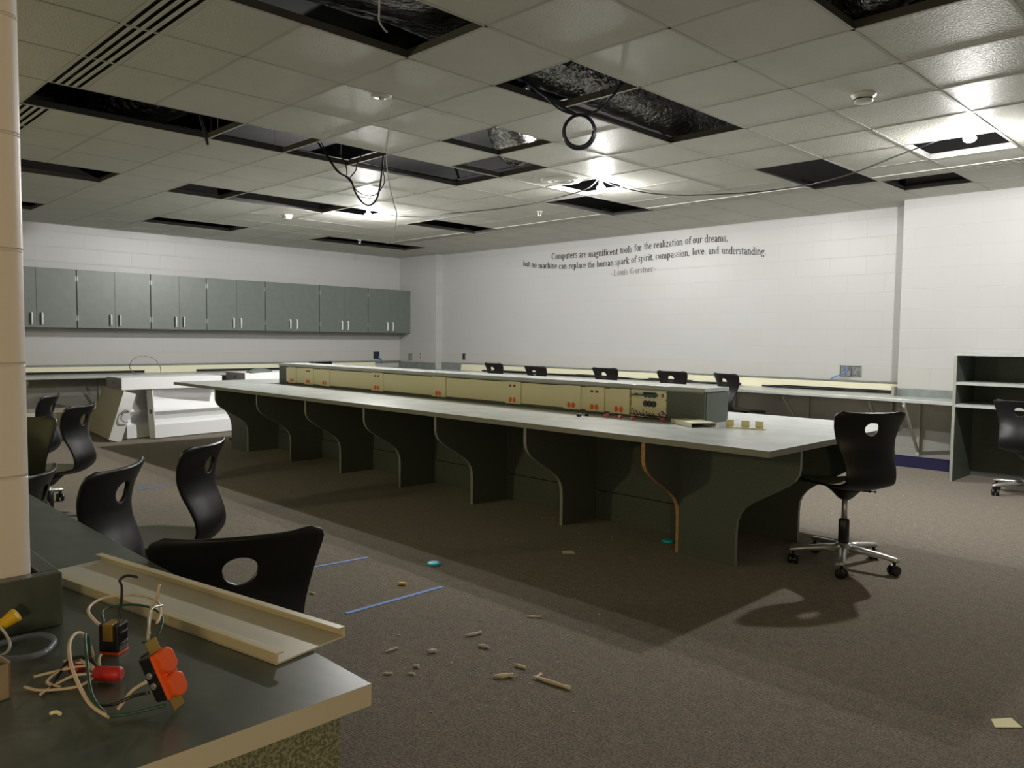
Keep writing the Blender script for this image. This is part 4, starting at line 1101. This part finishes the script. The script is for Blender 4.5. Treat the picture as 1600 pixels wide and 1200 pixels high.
b = N(); box(b, -.053, .053, .004, .0065, -.010, .010); obj('mounting_strap', b, M['brass'], t, bevel=.001)
for q in (-.008, .008):
    b = N(); lathe(b, [(.0045, 0), (.0045, .004), (.002, .005)], (0, 0, 0), 12); o = obj('terminal_screw', b, M['alu'], t); o.location = (q, -.003, .0145) if Nz.dot(Fh) < 0 else (q, -.003, -.0195)
wire(t, [rl2(p) for p in [(-1.140, .408, .845), (-1.155, .412, .865), (-1.175, .425, .872), (-1.19, .445, .868)]], .0016, M['alu'])
wire(t, [rl2(p) for p in [(-1.150, .405, .775), (-1.165, .392, .762), (-1.160, .378, .752), (-1.155, .368, .745)]], .0026, M['wire_cream'])
wire(t, [rl2(p) for p in [(-1.135, .405, .765), (-1.150, .388, .760), (-1.160, .365, .752), (-1.180, .352, .748), (-1.20, .352, .746)]], .0024, M['cable_black'])
wire(t, [rl2(p) for p in [(-1.112, .418, .750), (-1.125, .395, .746), (-1.135, .365, .745), (-1.15, .35, .748), (-1.19, .345, .763), (-1.26, .36, .785), (-1.32, .375, .80), (-1.355, .388, .79), (-1.36, .392, .77), (-1.345, .388, .75)]], .0024, M['wire_green'])
wire(t, [rl2(p) for p in [(-1.140, .352, .745), (-1.18, .338, .757), (-1.24, .335, .785), (-1.30, .347, .80), (-1.345, .367, .80), (-1.365, .385, .79), (-1.36, .395, .765), (-1.34, .392, .748)]], .0028, M['wire_cream'])
# red capped splice
t = thing('wire_splice', 'red-capped tangle of cut cream wires on the near counter', 'wires', (-1.27, .393, Z0), 0)
b = N(); lathe(b, [(.009, -.022), (.012, -.018), (.0115, .016), (.008, .021)], (0, 0, .0125), 8, axis='x'); o = obj('red_cap', b, M['red'], t); o.rotation_euler = (0, 0, .75); o.location = (0.0, 0.0, 0)
S_ = [[(-.012, -.01, .012), (-.05, -.018, .02), (-.07, -.04, .012), (-.05, -.072, .006), (-.02, -.062, .004)],
      [(-.012, -.01, .012), (-.04, -.02, .018), (-.075, -.05, .008), (-.09, -.08, .003)],
      [(-.012, -.012, .012), (-.03, -.04, .012), (-.03, -.07, .004), (-.015, -.09, .003)],
      [(-.015, -.008, .012), (-.045, .0, .02), (-.07, .01, .018)],
      [(-.012, -.014, .014), (-.06, -.02, .02), (-.10, -.015, .01), (-.12, -.03, .004)],
      [(-.01, -.016, .01), (-.0, -.045, .006), (-.03, -.085, .003), (-.06, -.10, .003)]]
for q in S_: wire(t, q, .0022, M['wire_cream'])
wire(t, [(-.02, -.01, .012), (-.055, -.01, .022), (-.08, -.03, .02), (-.06, -.055, .006), (-.02, -.075, .003)], .003, M['cable_black'])
b = N(); lathe(b, [(.006, -.012), (.009, -.01), (.008, .012)], (0, 0, .01), 10, axis='x'); o = obj('red_cap', b, M['dkred'], t); o.location = (-.062, -.028, 0); o.rotation_euler = (0, 0, .4)
# wire clipping
b = N(); tube(b, [(-.008, 0, .003), (0, .003, .004), (.008, -.002, .003)], .0026, 6)
o = obj('wire_clipping', b, M['paper']); o.location = (-1.205, .302, Z0); o.rotation_euler = (0, 0, .9); tag(o, 'tiny yellow wire clipping near the counter front', 'scrap')
# box at left
t = thing('cardboard_box', 'torn small cardboard box of parts at the left frame edge', 'box', (-1.30, .215, Z0), D2(10))
b = N()
for q in ((-.08, .0, .055, .058), (-.08, .0, -.06, -.057)): box(b, q[0], q[1], q[2], q[3], 0, .055)
box(b, -.003, .0, -.06, .058, 0, .052); box(b, -.08, -.077, -.06, .058, 0, .055); box(b, -.08, 0, -.06, .058, 0, .002)
obj('box_walls', b, M['card'], t)
b = N()
for q in range(9):
    a = q*.9; tube(b, [(-.04+.02*math.cos(a), .01+.035*math.sin(a), .02), (-.035+.03*math.cos(a+1), .015+.03*math.sin(a+1), .058), (-.03+.02*math.cos(a+2), .01+.03*math.sin(a+2), .03)], .003, 6)
obj('tangled_wires', b, M['cable_black'], t, smooth=True)
o = wire_nut(-1.53, .300, .765, D2(60), M['yellow'], 'bright yellow wire nut sticking up at the left frame edge', 1.15)
o.rotation_euler = (0, D2(-35), D2(70)); o.parent = None
cord('loose_wire', 'white wire loop below the yellow wire nut', 'wire', [(-1.53, .300, .785), (-1.50, .305, .775), (-1.47, .305, .765), (-1.455, .295, .757), (-1.47, .275, .752), (-1.50, .265, .748)], .0024, M['cable_white'])
cord('clear_strap', 'looped clear plastic strap on the counter by the backsplash', 'strap', [(-1.46, .27, .755), (-1.43, .31, .752), (-1.44, .35, .750), (-1.49, .375, .748), (-1.53, .365, .748), (-1.54, .33, .748), (-1.52, .28, .750)], .005, M['clear'])

# ------------------------------------------------------------------ on the carpet
def strip(label, a, c, wd):
    v = Vector((c[0]-a[0], c[1]-a[1], 0)); n_ = Vector((-v.y, v.x, 0)).normalized()*wd/2
    b = N(); P0 = [Vector((*a, .0))-n_, Vector((*c, .0))-n_, Vector((*c, .0))+n_, Vector((*a, .0))+n_]
    prism(b, [(p.x, p.y) for p in P0], lambda u, v_, q: (u, v_, q), .0005, .0025)
    tag(obj('tape_strip', b, M['tape']), label, 'tape')
strip('longer strip of blue tape on the carpet, nearer one', (-3.052, 1.963), (-3.053, 2.541), .025)
strip('strip of blue tape on the carpet, partly behind the nearest chair', (-3.80, 2.22), (-3.762, 2.571), .022)
strip('short piece of blue tape beyond the island end', (-3.036, 6.80), (-2.98, 7.08), .03)
strip('faint bit of tape on the carpet beyond the left chairs', (-6.717, 2.32), (-6.735, 2.56), .022)
for (x, y), lb in (((-3.393, 2.762), 'cyan plastic disc on the open carpet'), ((-2.78, 4.17), 'cyan plastic disc at the foot of the island end')):
    b = N(); lathe(b, [(.036, 0), (.04, .004), (.036, .010), (.02, .011)], (0, 0, 0), 22); o = obj('plastic_disc', b, M['cyan'], None, smooth=False)
    o.location = (x, y, .001); tag(o, lb, 'disc')
def quad_paper(pts, label, mt=M['paper'], name='paper_piece'):
    b = N(); prism(b, pts, lambda u, v, q: (u, v, q), .001, .004); tag(obj(name, b, mt), label, 'paper')
quad_paper([(-.687, 2.99), (-.641, 3.052), (-.598, 3.002), (-.661, 2.936)], 'cream paper scrap on the carpet at lower right')
quad_paper([(-3.085, 3.50), (-3.05, 3.555), (-3.0, 3.52), (-3.05, 3.465)], 'yellowish paper square in the island shadow', M['paper'])
quad_paper([(-3.60, 4.02), (-3.74, 4.11), (-3.70, 4.16), (-3.60, 4.18), (-3.555, 4.10)], 'crumpled tan paper scrap at the foot of an island divider', M['card'])
quad_paper([(-2.75, 3.70), (-2.73, 3.74), (-2.70, 3.73), (-2.71, 3.69)], 'small tan chip in the shadow below the island end', M['card'])
b = N(); tube(b, [(-.02, 0, .008), (0, .006, .009), (.022, .002, .008)], .0085, 8)
o = obj('foam_plug', b, M['yellow']); o.location = (-3.21, 2.402, 0); o.rotation_euler = (0, 0, .8); tag(o, 'yellow foam plug on the carpet beside the tape', 'plug')
def chunk(x, y, L, r, rz, mt, label, kind='debris_piece'):
    b = N(); n_ = 5
    tube(b, [(-L/2+L*i/n_, random.uniform(-.12, .12)*r*3, r*.9+random.uniform(-.1, .1)*r) for i in range(n_+1)], [r*.7, r, r*1.05, r*.8, r], 7, k=2)
    for v in b.verts: v.co += Vector((random.uniform(-1, 1), random.uniform(-1, 1), 0))*r*.15
    o = obj(kind, b, mt); o.location = (x, y, .0005); o.rotation_euler = (0, 0, rz); return tag(o, label, 'debris')
deb = [(-1.90, 2.11, .16, .009, 0.15, 'putty', 'longest cream broken stick of debris on the carpet'),
       (-2.061, 2.018, .07, .011, .9, 'putty', 'brown-cream debris lump left of the longest stick'),
       (-2.452, 2.216, .075, .009, 1.3, 'greydeb', 'grey debris stick, topmost of the scattered pieces'),
       (-2.324, 2.158, .045, .009, .4, 'greydeb', 'grey debris piece just below the topmost stick'),
       (-2.556, 1.862, .06, .007, 1.5, 'greydeb', 'slim grey debris stick, leftmost on the carpet'),
       (-2.429, 1.969, .03, .011, .9, 'greydeb', 'round grey debris lump between the slim stick and others'),
       (-2.425, 2.563, .07, .006, .75, 'putty', 'pale debris stick lying in the lit strip by the shadow edge'),
       (-2.083, 2.129, .05, .008, .2, 'putty', 'small curled cream debris above the longest stick'),
       (-2.382, 1.718, .035, .006, .7, 'greydeb', 'small grey debris bit, nearest to the camera'),
       (-2.321, 1.783, .022, .006, .6, 'greydeb', 'tiny debris bit right of the nearest one'),
       (-2.358, 1.836, .022, .008, .2, 'greydeb', 'tiny round debris above the nearest bits'),
       (-3.405, 1.998, .035, .006, .3, 'paper', 'small yellow scrap beside the nearest chair')]
for x, y, L, r, rz, mt_, lb in deb: chunk(x, y, L, r*.8, rz, M[mt_], lb)
o = chunk(-1.972, 2.112, .05, .006, 1.9, M['putty'], 'thin cream splinter beside the longest debris stick')
b = N(); box(b, -.04, .04, -.03, .03, 0, .045)
o = obj('rubber_block', b, M['plastic'], None, bevel=.01); o.location = (-9.14, 4.28, .0005); tag(o, 'small black block on the carpet beyond the far end of the island', 'block')
# fine crumbs nobody could count
b = N()
rc = random.Random(11)
for q in range(150):
    cx, cy, sp = rc.choice([(-2.3, 2.1, .28), (-2.1, 2.0, .2), (-2.6, 2.5, .4), (-1.75, 5.8, .5), (-3.3, 4.0, .35), (-2.9, 6.6, .5), (-1.1, 6.2, .6)])
    x, y, s = rc.gauss(cx, sp), rc.gauss(cy, sp), rc.uniform(.0015, .005)
    if y < .8 or (x < -1.9 and y > 4.2 and y < 5.5): continue
    lathe(b, [(s*.6, 0), (s, s*.5), (s*.4, s)], (x, y, .0005), 5)
o = obj('carpet_crumbs', b, M['plaster']); tag(o, '', '', kind='stuff'); o['label'] = 'pale crumbs of debris scattered over the carpet'; o['category'] = 'debris'
